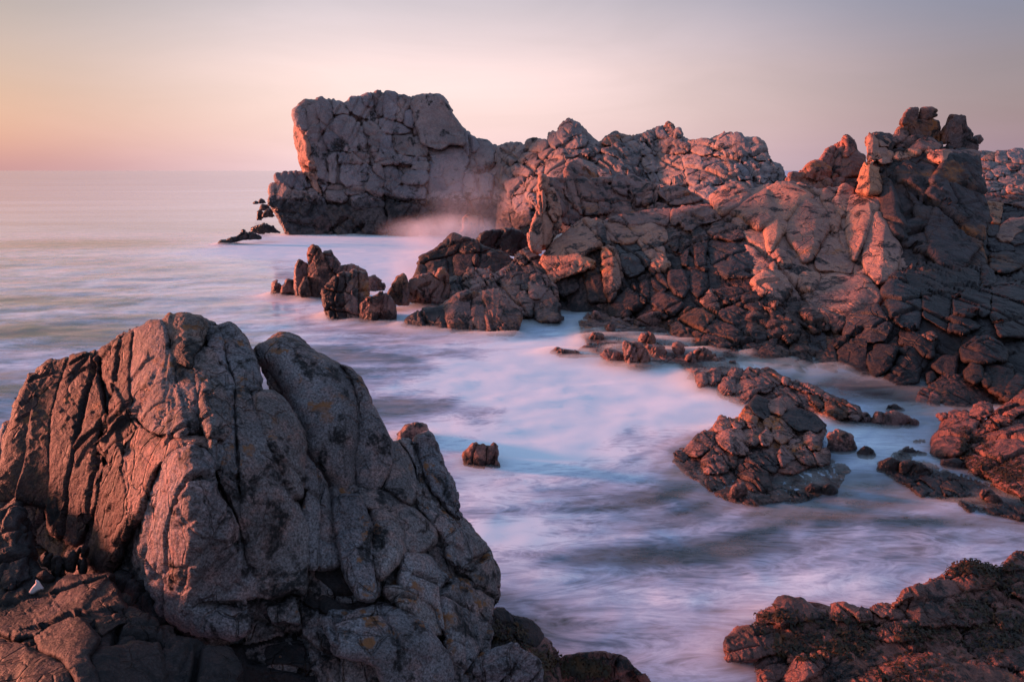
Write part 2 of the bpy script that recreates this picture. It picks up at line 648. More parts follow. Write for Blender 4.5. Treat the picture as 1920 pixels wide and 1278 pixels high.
# ------------------------------------------------------------------ materials
def rock_material(name, grain, base_a, base_b, pink, black_top=None, black_soft=0.8, ochre=0.0, ochre_scale=1.0,
                  top_lichen=0.0, bump=0.5, speck=0.35, gloss=0.62, black_amt=0.0, vein=0.0):
    """granite: grain = crystal size in metres; everything is driven by world position"""
    m = bpy.data.materials.new(name)
    m.use_nodes = True
    t = m.node_tree
    t.nodes.clear()
    Lk = t.links.new
    o = N(t, 'ShaderNodeOutputMaterial')
    b = N(t, 'ShaderNodeBsdfPrincipled')
    Lk(b.outputs[0], o.inputs[0])
    geo = N(t, 'ShaderNodeNewGeometry')
    pos = geo.outputs['Position']
    sp = N(t, 'ShaderNodeSeparateXYZ')
    Lk(pos, sp.inputs[0])

    def noise(scale, detail=4.0, rough=0.6, dist=0.0):
        n = N(t, 'ShaderNodeTexNoise', inp={'Scale': scale, 'Detail': detail, 'Roughness': rough, 'Distortion': dist})
        Lk(pos, n.inputs['Vector'])
        return n.outputs[0]

    def rng_(v, a, b_, c=0.0, d=1.0, smooth_=True):
        n = N(t, 'ShaderNodeMapRange', inp={1: a, 2: b_, 3: c, 4: d})
        if smooth_:
            n.interpolation_type = 'SMOOTHSTEP'
        Lk(v, n.inputs[0])
        return n.outputs[0]

    def math_(op, a, b_=None):
        n = N(t, 'ShaderNodeMath', operation=op)
        for i_, v in enumerate((a, b_)):
            if v is None:
                continue
            if isinstance(v, (int, float)):
                n.inputs[i_].default_value = v
            else:
                Lk(v, n.inputs[i_])
        return n.outputs[0]

    def mix(fac, a, b_, blend='MIX'):
        n = N(t, 'ShaderNodeMix', data_type='RGBA', blend_type=blend)
        for i_, v in ((0, fac), (6, a), (7, b_)):
            if isinstance(v, (int, float)):
                n.inputs[i_].default_value = v
            elif isinstance(v, tuple):
                n.inputs[i_].default_value = (v[0], v[1], v[2], 1)
            else:
                Lk(v, n.inputs[i_])
        return n.outputs[2]

    big = grain * 60
    n1 = noise(1.0 / big, 5)
    n2 = noise(1.0 / (grain * 14), 5, 0.65)
    col = mix(rng_(n1, 0.36, 0.64), base_a, base_b)
    col = mix(rng_(n2, 0.45, 0.7), col, pink)
    oi = N(t, 'ShaderNodeObjectInfo')
    col = mix(1.0, col, oi.outputs['Color'], 'MULTIPLY')
    # crystals
    nf = noise(0.7 / grain, 3.0, 0.8)
    sf = rng_(nf, 0.30, 0.70, 1.0 - speck, 1.0 + speck, False)
    cmb = N(t, 'ShaderNodeCombineXYZ')
    for i_ in range(3):
        Lk(sf, cmb.inputs[i_])
    col = mix(1.0, col, cmb.outputs[0], 'MULTIPLY')
    # mica / dark mineral flecks
    vf = N(t, 'ShaderNodeTexVoronoi', inp={'Scale': 0.55 / grain})
    Lk(pos, vf.inputs['Vector'])
    col = mix(math_('MULTIPLY', rng_(vf.outputs['Distance'], 0.22, 0.12), 0.6), col, (0.03, 0.026, 0.026))
    if ochre > 0:
        no = noise(0.45 / ochre_scale, 5, 0.6, 0.8)
        no2 = noise(1.0 / (grain * 6), 4, 0.7)
        oc = math_('MULTIPLY', rng_(no, 0.62 - 0.25 * ochre, 0.78 - 0.25 * ochre), rng_(no2, 0.38, 0.6, 0.35, 1.0))
        col = mix(oc, col, (0.40, 0.13, 0.03))
    rough = gloss
    if top_lichen > 0:
        sn = N(t, 'ShaderNodeSeparateXYZ')
        Lk(geo.outputs['Normal'], sn.inputs[0])
        nl = noise(1.0 / (grain * 16), 5, 0.6)
        lt = math_('MULTIPLY', rng_(sn.outputs[2], 0.45, 0.85), rng_(nl, 0.62 - 0.12 * top_lichen, 0.70 - 0.12 * top_lichen))
        col = mix(lt, col, (0.27, 0.11, 0.045))
    if black_amt > 0:                       # black crust in patches
        nbp = noise(1.0 / (grain * 22), 6, 0.62, 0.5)
        nbq = noise(1.0 / (grain * 3), 3, 0.7)
        bp = math_('MULTIPLY', rng_(nbp, 0.60 - 0.16 * black_amt, 0.68 - 0.14 * black_amt), rng_(nbq, 0.35, 0.55, 0.45, 1.0))
        col = mix(bp, col, (0.022, 0.019, 0.02))
    if black_top is not None:               # tidal band: wet, black with algae up to a ragged height
        nh = noise(1.0 / (grain * 30), 5, 0.65)
        h = math_('ADD', sp.outputs[2], math_('MULTIPLY', math_('SUBTRACT', nh, 0.5), black_soft * 5.0))
        nz_ = noise(1.0 / (grain * 4), 4, 0.75)
        h = math_('ADD', h, math_('MULTIPLY', math_('SUBTRACT', nz_, 0.5), black_soft * 5.0))
        wet = rng_(h, black_top + black_soft, black_top - black_soft * 0.3)
        nq = noise(1.0 / (grain * 5), 4, 0.7)
        wet = math_('MULTIPLY', wet, rng_(nq, 0.34, 0.60, 1.0, 0.72))
        col = mix(wet, col, (0.014, 0.010, 0.011))
        rough = rng_(wet, 0.0, 1.0, gloss, 0.46, False)
    Lk(col, b.inputs['Base Color'])
    if isinstance(rough, float):
        b.inputs['Roughness'].default_value = rough
    else:
        Lk(rough, b.inputs['Roughness'])
    b.inputs['Specular IOR Level'].default_value = 0.22
    # fine relief
    b1 = noise(1.0 / (grain * 2.2), 6, 0.68)
    b2 = noise(1.0 / (grain * 12), 5, 0.6)
    # hairline cracks and wrinkles
    wv = N(t, 'ShaderNodeTexNoise', inp={'Scale': 1.0 / (grain * 30), 'Detail': 4.0})
    Lk(pos, wv.inputs['Vector'])
    wm = N(t, 'ShaderNodeVectorMath', operation='SCALE', inp={'Scale': grain * 22})
    Lk(wv.outputs['Color'], wm.inputs[0])
    wa = N(t, 'ShaderNodeVectorMath', operation='ADD')
    Lk(pos, wa.inputs[0])
    Lk(wm.outputs[0], wa.inputs[1])
    wmap = N(t, 'ShaderNodeMapping', inp={'Scale': (1.0, 1.0, 0.45), 'Rotation': (0.2, 0.35, 0.3)})
    Lk(wa.outputs[0], wmap.inputs[0])
    vc = N(t, 'ShaderNodeTexVoronoi', feature='DISTANCE_TO_EDGE', inp={'Scale': 1.0 / (grain * 17)})
    Lk(wmap.outputs[0], vc.inputs['Vector'])
    ck = rng_(vc.outputs['Distance'], 0.0, 0.07, -1.0, 0.0)
    ckm = rng_(noise(1.0 / (grain * 50), 3), 0.42, 0.6)
    hsum = math_('ADD', math_('MULTIPLY', b1, grain * 1.6), math_('MULTIPLY', b2, grain * 5.0))
    hsum = math_('ADD', hsum, math_('MULTIPLY', math_('MULTIPLY', ck, ckm), grain * 2.2))
    bp_ = N(t, 'ShaderNodeBump', inp={'Strength': bump, 'Distance': 1.0})
    Lk(hsum, bp_.inputs['Height'])
    Lk(bp_.outputs[0], b.inputs['Normal'])
    return m


M_FORE = rock_material('granite_near', 0.013, (0.24, 0.215, 0.225), (0.14, 0.12, 0.125), (0.28, 0.185, 0.175),
                       top_lichen=0.5, bump=1.4, speck=0.85, black_amt=0.5)
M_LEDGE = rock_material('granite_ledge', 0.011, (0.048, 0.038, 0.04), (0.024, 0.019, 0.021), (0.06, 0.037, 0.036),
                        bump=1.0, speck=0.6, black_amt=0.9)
M_HEAD = rock_material('granite_headland', 0.07, (0.29, 0.235, 0.24), (0.19, 0.15, 0.155), (0.31, 0.225, 0.215),
                       black_top=2.7, black_soft=0.5, bump=0.8, speck=0.3, black_amt=0.25)
M_RIDGE = rock_material('granite_ridge', 0.05, (0.27, 0.215, 0.215), (0.175, 0.14, 0.142), (0.32, 0.215, 0.19),
                        black_top=2.0, black_soft=0.5, bump=0.8, speck=0.3, ochre=0.1, ochre_scale=3, black_amt=0.35)
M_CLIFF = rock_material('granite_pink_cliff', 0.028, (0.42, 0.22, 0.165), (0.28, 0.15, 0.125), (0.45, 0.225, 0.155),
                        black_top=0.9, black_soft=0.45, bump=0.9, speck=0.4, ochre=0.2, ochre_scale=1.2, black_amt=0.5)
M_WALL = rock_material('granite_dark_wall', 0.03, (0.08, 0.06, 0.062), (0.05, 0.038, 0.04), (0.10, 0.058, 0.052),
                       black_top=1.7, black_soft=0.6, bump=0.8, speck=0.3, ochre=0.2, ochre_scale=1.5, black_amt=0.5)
M_SLAB = rock_material('granite_wet_slab', 0.032, (0.25, 0.145, 0.13), (0.15, 0.09, 0.085), (0.35, 0.165, 0.13),
                       black_top=2.4, black_soft=0.6, bump=0.9, speck=0.4, ochre=0.3, ochre_scale=1.2, black_amt=0.6)
M_SEA = rock_material('granite_sea_rock', 0.03, (0.24, 0.13, 0.115), (0.14, 0.08, 0.075), (0.34, 0.16, 0.12),
                      black_top=0.1, black_soft=0.3, bump=0.9, speck=0.35, ochre=0.3, ochre_scale=0.8, black_amt=0.6, gloss=0.42)
M_BLACKROCK = rock_material('wet_black_rock', 0.03, (0.05, 0.038, 0.04), (0.028, 0.023, 0.026), (0.08, 0.05, 0.046),
                            bump=0.9, speck=0.35, black_amt=0.5, gloss=0.30)
M_REEF = rock_material('granite_reef', 0.018, (0.25, 0.135, 0.12), (0.14, 0.08, 0.075), (0.34, 0.165, 0.13),
                       black_top=0.05, black_soft=0.2, bump=0.9, speck=0.35, ochre=0.3, ochre_scale=0.4, black_amt=0.45, gloss=0.40)
M_WEED = rock_material('granite_weedy', 0.012, (0.21, 0.09, 0.075), (0.10, 0.05, 0.045), (0.27, 0.11, 0.085),
                       bump=1.1, speck=0.4, black_amt=0.7, ochre=0.15, ochre_scale=0.4, gloss=0.4)

# ------------------------------------------------------------------ rocks (outlines measured on the photo, each with its own distance)
Z1 = (0, 560, 1.779)
Z2 = (400, 580, 1.8317)
Z3 = (380, 150, 3.31)
Z4 = (940, 180, 3.43)
Z5 = (1440, 180, 3.3625)
Z6 = (500, 380, 3.43)
Z7 = (980, 320, 3.194)
Z8 = (1400, 480, 3.692)
Z9 = (1240, 640, 2.8235)
ZA = (1320, 1000, 3.2)
ZB = (1000, 560, 4.364)
ZC = (860, 1080, 4.8)
ZD = (0, 900, 3.38)
ZE = (400, 350, 9.83)
ZF = (1800, 260, 4.26)
LEFT = lambda a=1.6, b=0.2: [(-a, 0.0, 0.0), (b, 0.1, 0.0), (0.0, -0.5, -0.35)]


def style(S, lean, seed, yaw=20, tip=10, **k):
    d = {'S': S, 'R': frame(lean, yaw, tip), 'seed': seed}
    d.update(k)
    return d


# ---- headland with the square bluff
formation('rocky_headland', 'massive square-topped grey granite bluff rising from the sea at the horizon', 'sea cliff',
    [(500, 430, 60), (560, 300, 62), (560, 200, 63), (700, 180, 66), (830, 180, 66), (700, 432, 59), (850, 432, 58), (960, 430, 55),
     (900, 270, 66), (960, 300, 62), (620, 350, 61), (800, 350, 61)],
    style(46, 8, 11, aspect=(0.8, 1.2, 1.25)), M_HEAD, [
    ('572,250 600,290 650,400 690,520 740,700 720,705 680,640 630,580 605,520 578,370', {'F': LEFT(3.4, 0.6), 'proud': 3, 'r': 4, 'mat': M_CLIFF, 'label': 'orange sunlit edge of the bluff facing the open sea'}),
    '571,190 600,175 630,190 635,250 655,310 620,300 590,280 575,250',
    '600,165 640,130 690,140 715,200 740,320 700,330 655,325 635,250 630,190',
    '690,140 735,108 775,130 805,160 815,215 815,320 760,325 735,270 715,200',
    '800,120 850,130 890,170 925,215 815,218 805,160',
    ('815,222 925,218 975,270 1010,380 1000,420 950,450 880,445 855,350 820,320', {'facet': 0.4}),
    '745,330 800,325 850,350 870,440 790,445 765,400', '655,330 740,335 765,400 780,450 770,520 790,640 750,700 725,660 690,520 660,400',
    '785,450 830,450 835,560 820,660 790,640 780,540', '835,445 905,450 915,515 840,520', '905,450 1010,430 1040,520 920,515',
    '840,520 960,520 1050,530 1060,560 1030,650 890,660 850,620', '1030,560 1080,560 1105,610 1100,680 1025,670',
    '880,660 1010,665 1020,715 900,710 875,690', '760,685 880,690 900,740 860,760 770,740',
    '920,730 1020,715 1120,740 1130,790 1000,800 930,780', '1020,680 1110,690 1130,740 1050,745',
    ('765,780 900,790 1120,800 1150,940 830,980 780,850', {'facet': 0.4}),
    '880,150 930,105 1000,110 1050,170 1090,235 1040,250 980,230 930,215', '990,105 1015,85 1045,120 1060,170 1010,150',
    '1050,95 1095,80 1135,90 1120,140 1115,225 1085,220 1060,160', '1140,85 1190,85 1225,110 1210,180 1185,245 1125,235 1115,190 1125,130',
    '1225,120 1240,105 1290,110 1300,150 1260,180 1230,265 1195,235 1210,190', '1255,200 1290,190 1320,230 1310,300 1250,280',
    ('1295,140 1330,105 1400,93 1470,95 1500,130 1550,230 1610,320 1620,400 1540,400 1480,430 1420,425 1365,390 1340,310 1310,230', {'proud': 14, 'facet': 0.8}),
    ('1360,400 1480,440 1560,405 1640,440 1660,490 1620,570 1520,560 1440,530 1400,450', {'facet': 0.5}),
    '985,240 1045,250 1090,290 1110,330 1090,440 1060,450 1030,380 990,300', '1090,240 1150,235 1240,280 1300,320 1160,330 1110,320',
    '1080,330 1170,340 1180,420 1210,460 1090,450', '1175,345 1290,345 1370,390 1400,460 1330,480 1230,465 1190,430',
    '1060,455 1200,460 1220,515 1080,520', '1210,465 1330,475 1400,490 1380,515 1300,525 1220,515',
    '1050,530 1100,525 1130,600 1110,680 1080,620', '1110,560 1160,530 1230,570 1235,640 1180,690 1115,680',
    '1240,600 1280,560 1390,560 1400,620 1370,650 1240,640', '1300,525 1400,515 1410,560 1290,555',
    '1125,690 1180,660 1260,650 1370,650 1390,690 1380,740 1250,750 1130,740', ('1140,760 1380,750 1420,800 1400,980 1160,980', {'facet': 0.5}),
    '1405,500 1470,520 1500,545 1480,600 1410,610', '1500,540 1560,560 1620,580 1600,640 1530,660 1485,600', '1410,615 1480,605 1530,665 1500,705 1410,700', '1535,662 1605,640 1600,700 1510,705', '1610,320 1680,360 1720,420 1650,470 1620,420',
    '1690,370 1830,420 1800,520 1730,550 1690,480', '1620,580 1720,540 1800,600 1790,720 1640,740 1600,680',
    '1420,700 1600,700 1640,760 1620,900 1420,960',
    '450,590 500,580 610,575 640,600 670,660 600,690 500,640 455,625', '405,690 430,650 500,640 600,690 690,680 740,710 700,750 550,740 430,730',
    ('400,760 430,720 600,730 740,720 780,800 800,960 690,970 560,970 520,940 460,830', {'facet': 0.6}),
    ('690,850 780,850 815,960 700,970', {'tint': (1.2, 0.85, 0.8, 1), 'facet': 0.3, 'proud': -2})],
    core='575,190 640,130 735,112 800,128 880,150 930,110 1010,92 1140,86 1220,104 1300,112 1400,98 1480,102 1520,160 1600,300 1700,370 1830,420 1960,400 1960,990 560,990 520,930 470,840 420,740 440,650 480,590 620,585 690,640 715,680 690,590 640,440 605,330 580,260',
    T=Z3, core_T=260, core_back=12)

# ---- ridge behind
formation('rock_ridge', 'long jagged grey ridge with pointed crests on the skyline right of the square bluff', 'rock ridge',
    [(930, 270, 64), (940, 420, 54), (1060, 230, 58), (1200, 250, 56), (1250, 330, 50), (1360, 260, 50), (1460, 300, 46), (1470, 380, 42), (1060, 400, 47), (1300, 380, 42)],
    style(44, 14, 23, aspect=(0.7, 1.2, 1.5)), M_RIDGE, [
    '360,240 430,150 465,170 500,185 508,250 460,255 400,305 365,270', '300,300 305,245 325,235 355,245 390,310 350,340',
    '395,310 460,260 520,255 555,290 530,320 450,340 410,345', '165,335 170,300 215,285 290,290 300,320 270,360 190,355',
    '90,320 120,315 160,345 130,365 85,350', '0,330 60,315 100,350 60,380 0,370', '640,300 690,260 740,240 770,260 760,300 700,320',
    '770,265 840,265 830,290 780,300', '895,250 930,235 970,260 960,300 900,290', '1000,215 1030,197 1050,240 1080,270 1010,265',
    ('1050,211 1080,178 1105,210 1130,245 1110,270 1080,265', {'mat': M_CLIFF}), '1120,215 1145,210 1160,265 1115,270',
    '970,300 1100,270 1230,300 1200,360 1060,370 980,350', '1220,300 1290,280 1370,290 1360,370 1280,380 1220,350',
    '1360,380 1390,280 1420,245 1480,235 1500,255 1490,330 1500,400 1430,390', '1500,255 1530,250 1560,290 1610,380 1600,420 1530,430 1500,380 1495,300',
    '1545,280 1620,290 1640,280 1680,300 1700,370 1735,420 1640,415 1600,370', '0,340 100,360 170,370 240,370 230,420 120,440 40,430 0,400',
    '240,370 300,350 400,345 520,350 600,330 640,350 560,390 400,400 260,400', '80,470 130,430 220,415 280,430 270,490 200,520 90,500',
    '285,420 330,390 410,395 415,500 370,540 290,530', '420,400 560,395 600,430 620,520 500,530 430,470', '600,460 680,370 740,400 760,500 700,530 640,520',
    '640,350 760,310 860,330 900,380 860,470 800,500 760,400 680,365', '740,420 810,400 860,470 920,520 940,560 880,540 780,520',
    '800,310 900,280 970,300 960,370 900,380', '920,370 970,380 990,480 1030,600 980,580 930,500 910,430',
    '970,390 1100,390 1160,400 1200,560 1090,600 1030,590 990,480', '1165,390 1280,385 1290,480 1260,580 1210,560 1190,470',
    '1290,395 1400,395 1440,430 1480,480 1430,560 1300,580 1270,500', '1440,400 1500,470 1520,540 1500,600 1430,570 1480,490',
    '1500,440 1620,420 1650,450 1610,540 1530,540', '1640,440 1720,425 1740,500 1700,560 1630,560', '1730,430 1800,450 1825,540 1740,560',
    '1210,590 1300,580 1430,580 1440,640 1330,670 1230,610', '1520,560 1600,540 1620,600 1560,630', '30,560 140,520 150,620 60,640',
    '150,545 250,530 260,600 170,610', '0,440 70,480 60,560 0,560', '60,640 200,620 230,700 100,760', '270,540 410,540 400,620 300,640',
    '60,760 180,720 200,820 90,850'],
    core='-30,330 60,314 165,335 172,302 215,288 290,293 305,250 330,240 360,245 430,155 465,175 500,190 508,250 555,290 630,308 690,262 740,245 800,265 890,258 930,240 1000,205 1030,205 1080,190 1130,215 1160,262 1220,298 1290,284 1370,292 1400,258 1460,240 1530,254 1560,278 1640,284 1690,312 1730,420 1800,452 1825,545 1850,760 1300,780 700,860 250,900 -30,900',
    T=Z4, core_T=240, core_back=12)

# ---- nearer slabs in front of the ridge
formation('granite_slabs', 'tilted pinkish grey slabs standing on edge in front of the long ridge', 'rock outcrop',
    [(1060, 310, 38), (1080, 420, 34), (1200, 330, 38), (1180, 410, 35), (1330, 390, 34), (1010, 440, 31)],
    style(50, 22, 31, aspect=(0.6, 1.2, 1.8)), M_SLAB, [
    '415,470 440,435 485,425 505,440 510,510 470,520 430,550 410,540', ('405,560 470,515 560,560 600,590 640,760 520,770 460,700 410,640', {'facet': 0.5}),
    '590,580 720,565 740,640 720,740 640,760 620,680', '575,550 650,535 730,545 700,565 590,575',
    ('720,560 760,510 800,530 820,570 800,640 750,620 720,590', {'proud': 8}), '800,530 830,503 890,540 920,580 900,680 870,700 810,600',
    '720,640 800,650 840,700 830,750 740,760', '880,560 950,560 1010,600 1000,680 920,700 910,640',
    '1010,620 1100,590 1180,600 1220,640 1300,670 1200,690 1090,700 1030,650', '945,720 1000,685 1070,695 1090,720 1000,755 940,755',
    '690,780 850,740 950,760 850,800 700,800', '305,580 380,590 400,620 410,700 380,760 330,740 300,660', '250,530 400,540 405,600 320,575 280,560'],
    core='290,560 410,600 415,480 440,440 480,428 505,450 510,520 560,560 600,545 720,545 760,515 800,528 830,508 900,545 960,565 1010,602 1100,592 1190,602 1300,672 1360,710 1300,800 1050,840 700,860 480,850 360,800 300,700',
    T=Z4, core_T=120)
formation('upright_rock', 'tall thin orange-lit blade of rock rising at the left end of the tilted slabs', 'rock spire',
    [(1010, 320, 31), (1010, 470, 29), (1040, 430, 30)],
    style(34, 12, 37, aspect=(0.6, 1.2, 1.5)), M_CLIFF, [
    ('235,640 250,520 270,510 300,540 290,620 290,700 275,760 235,760', {'F': LEFT(1.6, 0.8)}),
    ('225,770 275,750 330,830 300,900 280,960 230,970 190,880 200,820', {'F': LEFT(1.2, 0.6)}),
    ('295,600 330,600 370,700 380,760 340,810 300,740', {}), ('180,880 230,900 260,960 250,1010 200,990', {})],
    core='237,640 255,535 275,530 300,550 300,640 340,720 380,800 340,900 290,980 230,990 200,900 225,770', T=Z4, core_T=60)

# ---- big right-hand mass, lower tier
M_F = [(1010, 580, 26.5), (1060, 420, 31), (1020, 480, 29), (1130, 480, 28), (1150, 400, 32), (1120, 570, 26.0), (1200, 600, 24.0), (1250, 640, 21.9), (1300, 660, 20.6), (1400, 690, 18.9),
       (1500, 700, 18.3), (1620, 705, 18.0), (1700, 700, 18.2), (1250, 395, 32), (1300, 450, 28.5), (1350, 400, 30), (1340, 560, 24), (1300, 520, 25.5), (1400, 600, 22), (1450, 500, 25),
       (1450, 420, 28), (1480, 345, 31), (1560, 400, 28.5), (1560, 480, 26), (1600, 560, 23), (1560, 640, 20.5), (1600, 360, 30), (1620, 300, 30), (1640, 400, 27.5), (1700, 280, 31),
       (1760, 300, 29.5), (1830, 300, 30), (1830, 420, 27), (1750, 440, 26.5), (1680, 470, 25.5), (1780, 500, 24.5), (1700, 560, 22), (1840, 560, 22.5), (1800, 620, 19.8)]
formation('shore_rocks', 'broken pink and black granite shelf left of the orange dome, its blocky front above water', 'rock outcrop',
    M_F, style(44, 16, 43, aspect=(0.75, 1.1, 1.4)), M_SLAB, [
    ('105,530 190,430 300,330 380,288 440,300 480,320 520,430 450,450 390,480 350,520 430,560 370,600 300,620 200,650 155,700 150,600',
     {'mat': M_CLIFF, 'proud': 12, 'F': [(-0.7, -0.5, 0.0), (0.3, -0.8, 0.0), (0.0, 0.2, -0.2)], 'label': 'large slanted pink slab'}),
    '450,310 480,320 500,410 530,440 480,450 450,380', ('500,330 600,320 700,325 720,370 660,430 600,440 540,420 510,390', {'mat': M_CLIFF}),
    ('680,350 760,320 860,360 865,420 800,470 770,530 740,520 720,460 690,420', {'mat': M_CLIFF}),
    ('775,470 840,450 870,560 820,610 780,570', {'F': LEFT(0.8), 'mat': M_CLIFF}),
    ('500,450 560,470 600,560 600,640 560,740 520,790 490,650 485,500', {'F': LEFT(0.7, 1.2), 'proud': 14, 'mat': M_CLIFF}),
    ('555,440 690,450 760,560 700,620 640,640 600,600 590,540', {'mat': M_BLACKROCK, 'proud': 8, 'F': [(0.1, -1.6, 0), (0.8, 0.2, 0), (-0.4, 0.3, -0.1)]}),
    '350,600 430,590 470,620 500,700 510,780 400,780 380,680', '200,650 280,620 330,650 340,700 250,750 160,700',
    ('870,360 900,350 940,380 930,420 950,500 900,480 870,430', {'F': LEFT(1.0)}),
    ('900,240 960,225 1060,230 1140,240 1200,290 1160,300 1060,320 1010,360 970,350 940,300 900,330', {'proud': 8}),
    ('930,400 980,390 1000,440 990,570 950,560 930,480', {'F': LEFT(1.0)}), '1010,350 1060,340 1110,400 1090,500 1100,600 1040,560 1030,450',
    '1150,300 1220,280 1300,340 1330,400 1250,420 1150,400 1110,370', ('1100,420 1220,440 1330,430 1400,480 1380,640 1220,640 1130,560', {'mat': M_BLACKROCK, 'proud': -8}),
    ('600,700 660,640 690,740 700,820 560,830 570,760', {'F': LEFT(0.9)}), '690,640 730,610 760,700 750,790 700,790',
    ('770,760 820,720 900,760 960,800 900,860 850,880 800,840 770,800', {'F': LEFT(1.0), 'proud': 8}),
    ('1060,780 1120,710 1180,740 1160,840 1100,830', {'F': LEFT(0.9), 'mat': M_CLIFF}), '1120,715 1300,700 1350,760 1240,800 1180,760',
    ('945,870 1000,825 1110,840 1160,860 1080,960 1060,1060 1020,1090 1000,960', {'F': LEFT(0.7), 'mat': M_CLIFF, 'proud': 10, 'tint': (1.25, 1.0, 0.6, 1), 'label': 'rusty orange block'}),
    ('875,900 930,890 1010,960 990,1030 930,1040', {'F': LEFT(0.7), 'mat': M_CLIFF, 'proud': 8}),
    ('1090,970 1160,885 1240,910 1300,980 1290,1120 1150,1140 1080,1080', {'proud': 16, 'mat': M_SLAB, 'F': [(-0.3, -1.0, 0.1), (-0.5, 0.3, 0.0), (0.6, 0.1, 0.0)]}),
    '1180,860 1300,800 1420,830 1450,900 1400,960 1300,960 1220,900', '1320,760 1400,720 1460,800 1430,850 1340,820',
    ('1380,650 1450,600 1540,600 1600,700 1540,800 1460,790 1400,720', {'mat': M_CLIFF}), '1480,830 1560,700 1600,760 1560,860 1500,900',
    '1460,960 1500,900 1560,880 1580,960 1500,1060', ('1560,930 1600,880 1650,890 1660,980 1610,1040 1560,1000', {'mat': M_CLIFF}),
    ('1270,1150 1310,1070 1380,1090 1380,1190 1290,1190', {'F': LEFT(0.7)}), '1330,960 1450,940 1470,1060 1400,1110 1320,1090',
    '510,780 560,740 640,840 620,880 520,870', '760,600 830,620 880,700 840,730 780,700', '880,600 960,600 1000,700 960,760 890,730',
    '1010,600 1100,620 1110,700 1050,760 1000,720', '640,330 520,300 640,270 800,240 900,235 860,330 760,315'],
    core='110,540 200,435 300,335 380,290 450,312 560,290 700,260 800,240 900,225 1000,212 1120,205 1190,260 1260,360 1340,480 1420,600 1480,760 1560,900 1600,1050 1600,1220 1400,1260 1200,1220 1010,1110 900,960 600,900 400,850 180,870 140,700 150,600',
    T=Z7, core_T=160)

# ---- dome and the rocks around it
M_D = M_F
formation('granite_dome', 'broad rounded salmon-orange granite dome split by diagonal cracks, below the red pyramid', 'rock dome',
    M_D, style(62, 28, 53, aspect=(0.9, 1.2, 1.3), rough=0.8), M_CLIFF, [
    ('0,590 60,560 160,565 230,600 280,640 200,680 130,760 100,790 60,740 0,690', {'proud': 6, 'facet': 0.6, 'lump': 0.1, 'sparse': 0.75, 'F': [(-1.0, -0.25, 0.0), (0.5, 0.0, -0.5), (0.0, -0.8, -0.5)]}),
    ('-270,740 -180,655 0,590 40,660 70,720 50,800 -60,840 -180,760', {'proud': 12, 'facet': 0.6, 'r': 22, 'lump': 0.1, 'sparse': 0.75, 'F': [(-1.0, -0.25, 0.0), (0.5, 0.0, -0.5), (0.0, -0.8, -0.5)]}),
    ('-350,640 -290,590 -200,560 -150,590 -120,640 -190,700 -290,740 -330,700', {'proud': 4}),
    ('220,620 320,690 370,740 385,830 330,930 270,1030 220,1050 170,960 110,830 160,740', {'proud': 14, 'facet': 0.6, 'r': 12, 'lump': 0.1, 'sparse': 0.75, 'F': [(-1.0, -0.25, 0.0), (0.5, 0.0, -0.5), (0.0, -0.8, -0.5)]}),
    '0,720 70,760 110,830 60,900 0,1000', '60,960 100,980 150,1080 60,1090 20,1090', '330,620 380,580 430,600 400,670 340,660',
    '400,680 480,565 540,600 490,740 470,760 430,720', '350,680 400,690 450,760 430,860 390,850 380,760',
    '520,640 600,610 700,640 710,700 650,750 600,720 560,700 500,760', ('500,760 560,700 640,680 650,760 610,900 540,1040 500,900', {'proud': 12, 'lump': 0.1, 'sparse': 0.75, 'F': [(-1.0, -0.25, 0.0), (0.5, 0.0, -0.5), (0.0, -0.8, -0.5)]}),
    ('640,790 690,740 740,790 790,900 830,960 820,1010 760,1160 690,1180 620,1100 600,1000', {'proud': 16, 'lump': 0.1, 'sparse': 0.8, 'F': [(-0.7, -0.2, 0.1), (0.9, 0, 0), (0, -0.8, -0.3)]}),
    '330,950 400,900 430,870 520,900 540,1040 530,1120 400,1100 300,1090',
    ('560,140 620,130 840,155 940,290 880,400 700,470 620,530 560,460 400,290 500,200', {'Z': Z8, 'proud': 22, 'r': 9, 'F': [(-0.6, -0.6, 0.0), (1.3, 0.2, -0.5), (-0.2, 1.0, -0.5)], 'lump': 0.05, 'sparse': 0.85, 'label': 'large flat-faced pink block catching the sun'}),
    ('50,200 120,120 220,90 330,110 350,160 300,230 240,300 200,400 160,380 60,280', {'Z': Z8, 'proud': 8}),
    ('370,130 420,105 500,130 490,200 440,250 390,230', {'Z': Z8, 'proud': 8}),
    ('390,350 450,320 540,360 590,440 560,520 430,520 380,440', {'Z': Z8, 'proud': 12}),
    ('245,470 290,430 350,430 370,500 320,590 280,600', {'Z': Z8, 'proud': 8}), ('140,520 220,380 290,380 260,500 180,600', {'Z': Z8}),
    ('0,280 80,320 140,430 120,560 0,600', {'Z': Z8}),
    ('565,560 640,560 650,640 610,700 580,640', {'Z': Z8, 'proud': 0, 'F': LEFT(0.8), 'tint': (1.3, 0.95, 0.5, 1)}),
    ('420,520 560,550 590,700 500,680 430,640', {'Z': Z8, 'proud': -10, 'mat': M_BLACKROCK}),  # black material on this set-back block stands in for shade in the recess
    ('470,700 560,640 610,700 620,850 540,870', {'Z': Z8, 'F': LEFT(0.9)}), ('0,620 140,600 240,640 320,760 100,800 0,740', {'Z': Z8}),
    ('300,600 380,600 440,700 500,830 380,850 320,760', {'Z': Z8})],
    core='-360,640 -290,590 -200,565 -100,600 0,565 110,545 210,560 330,600 450,585 560,600 680,615 720,745 770,900 830,960 900,1100 900,1300 860,1500 850,1880 0,1850 -60,1500 -100,1100 -180,850 -300,740',
    T=Z5, core_T=160)

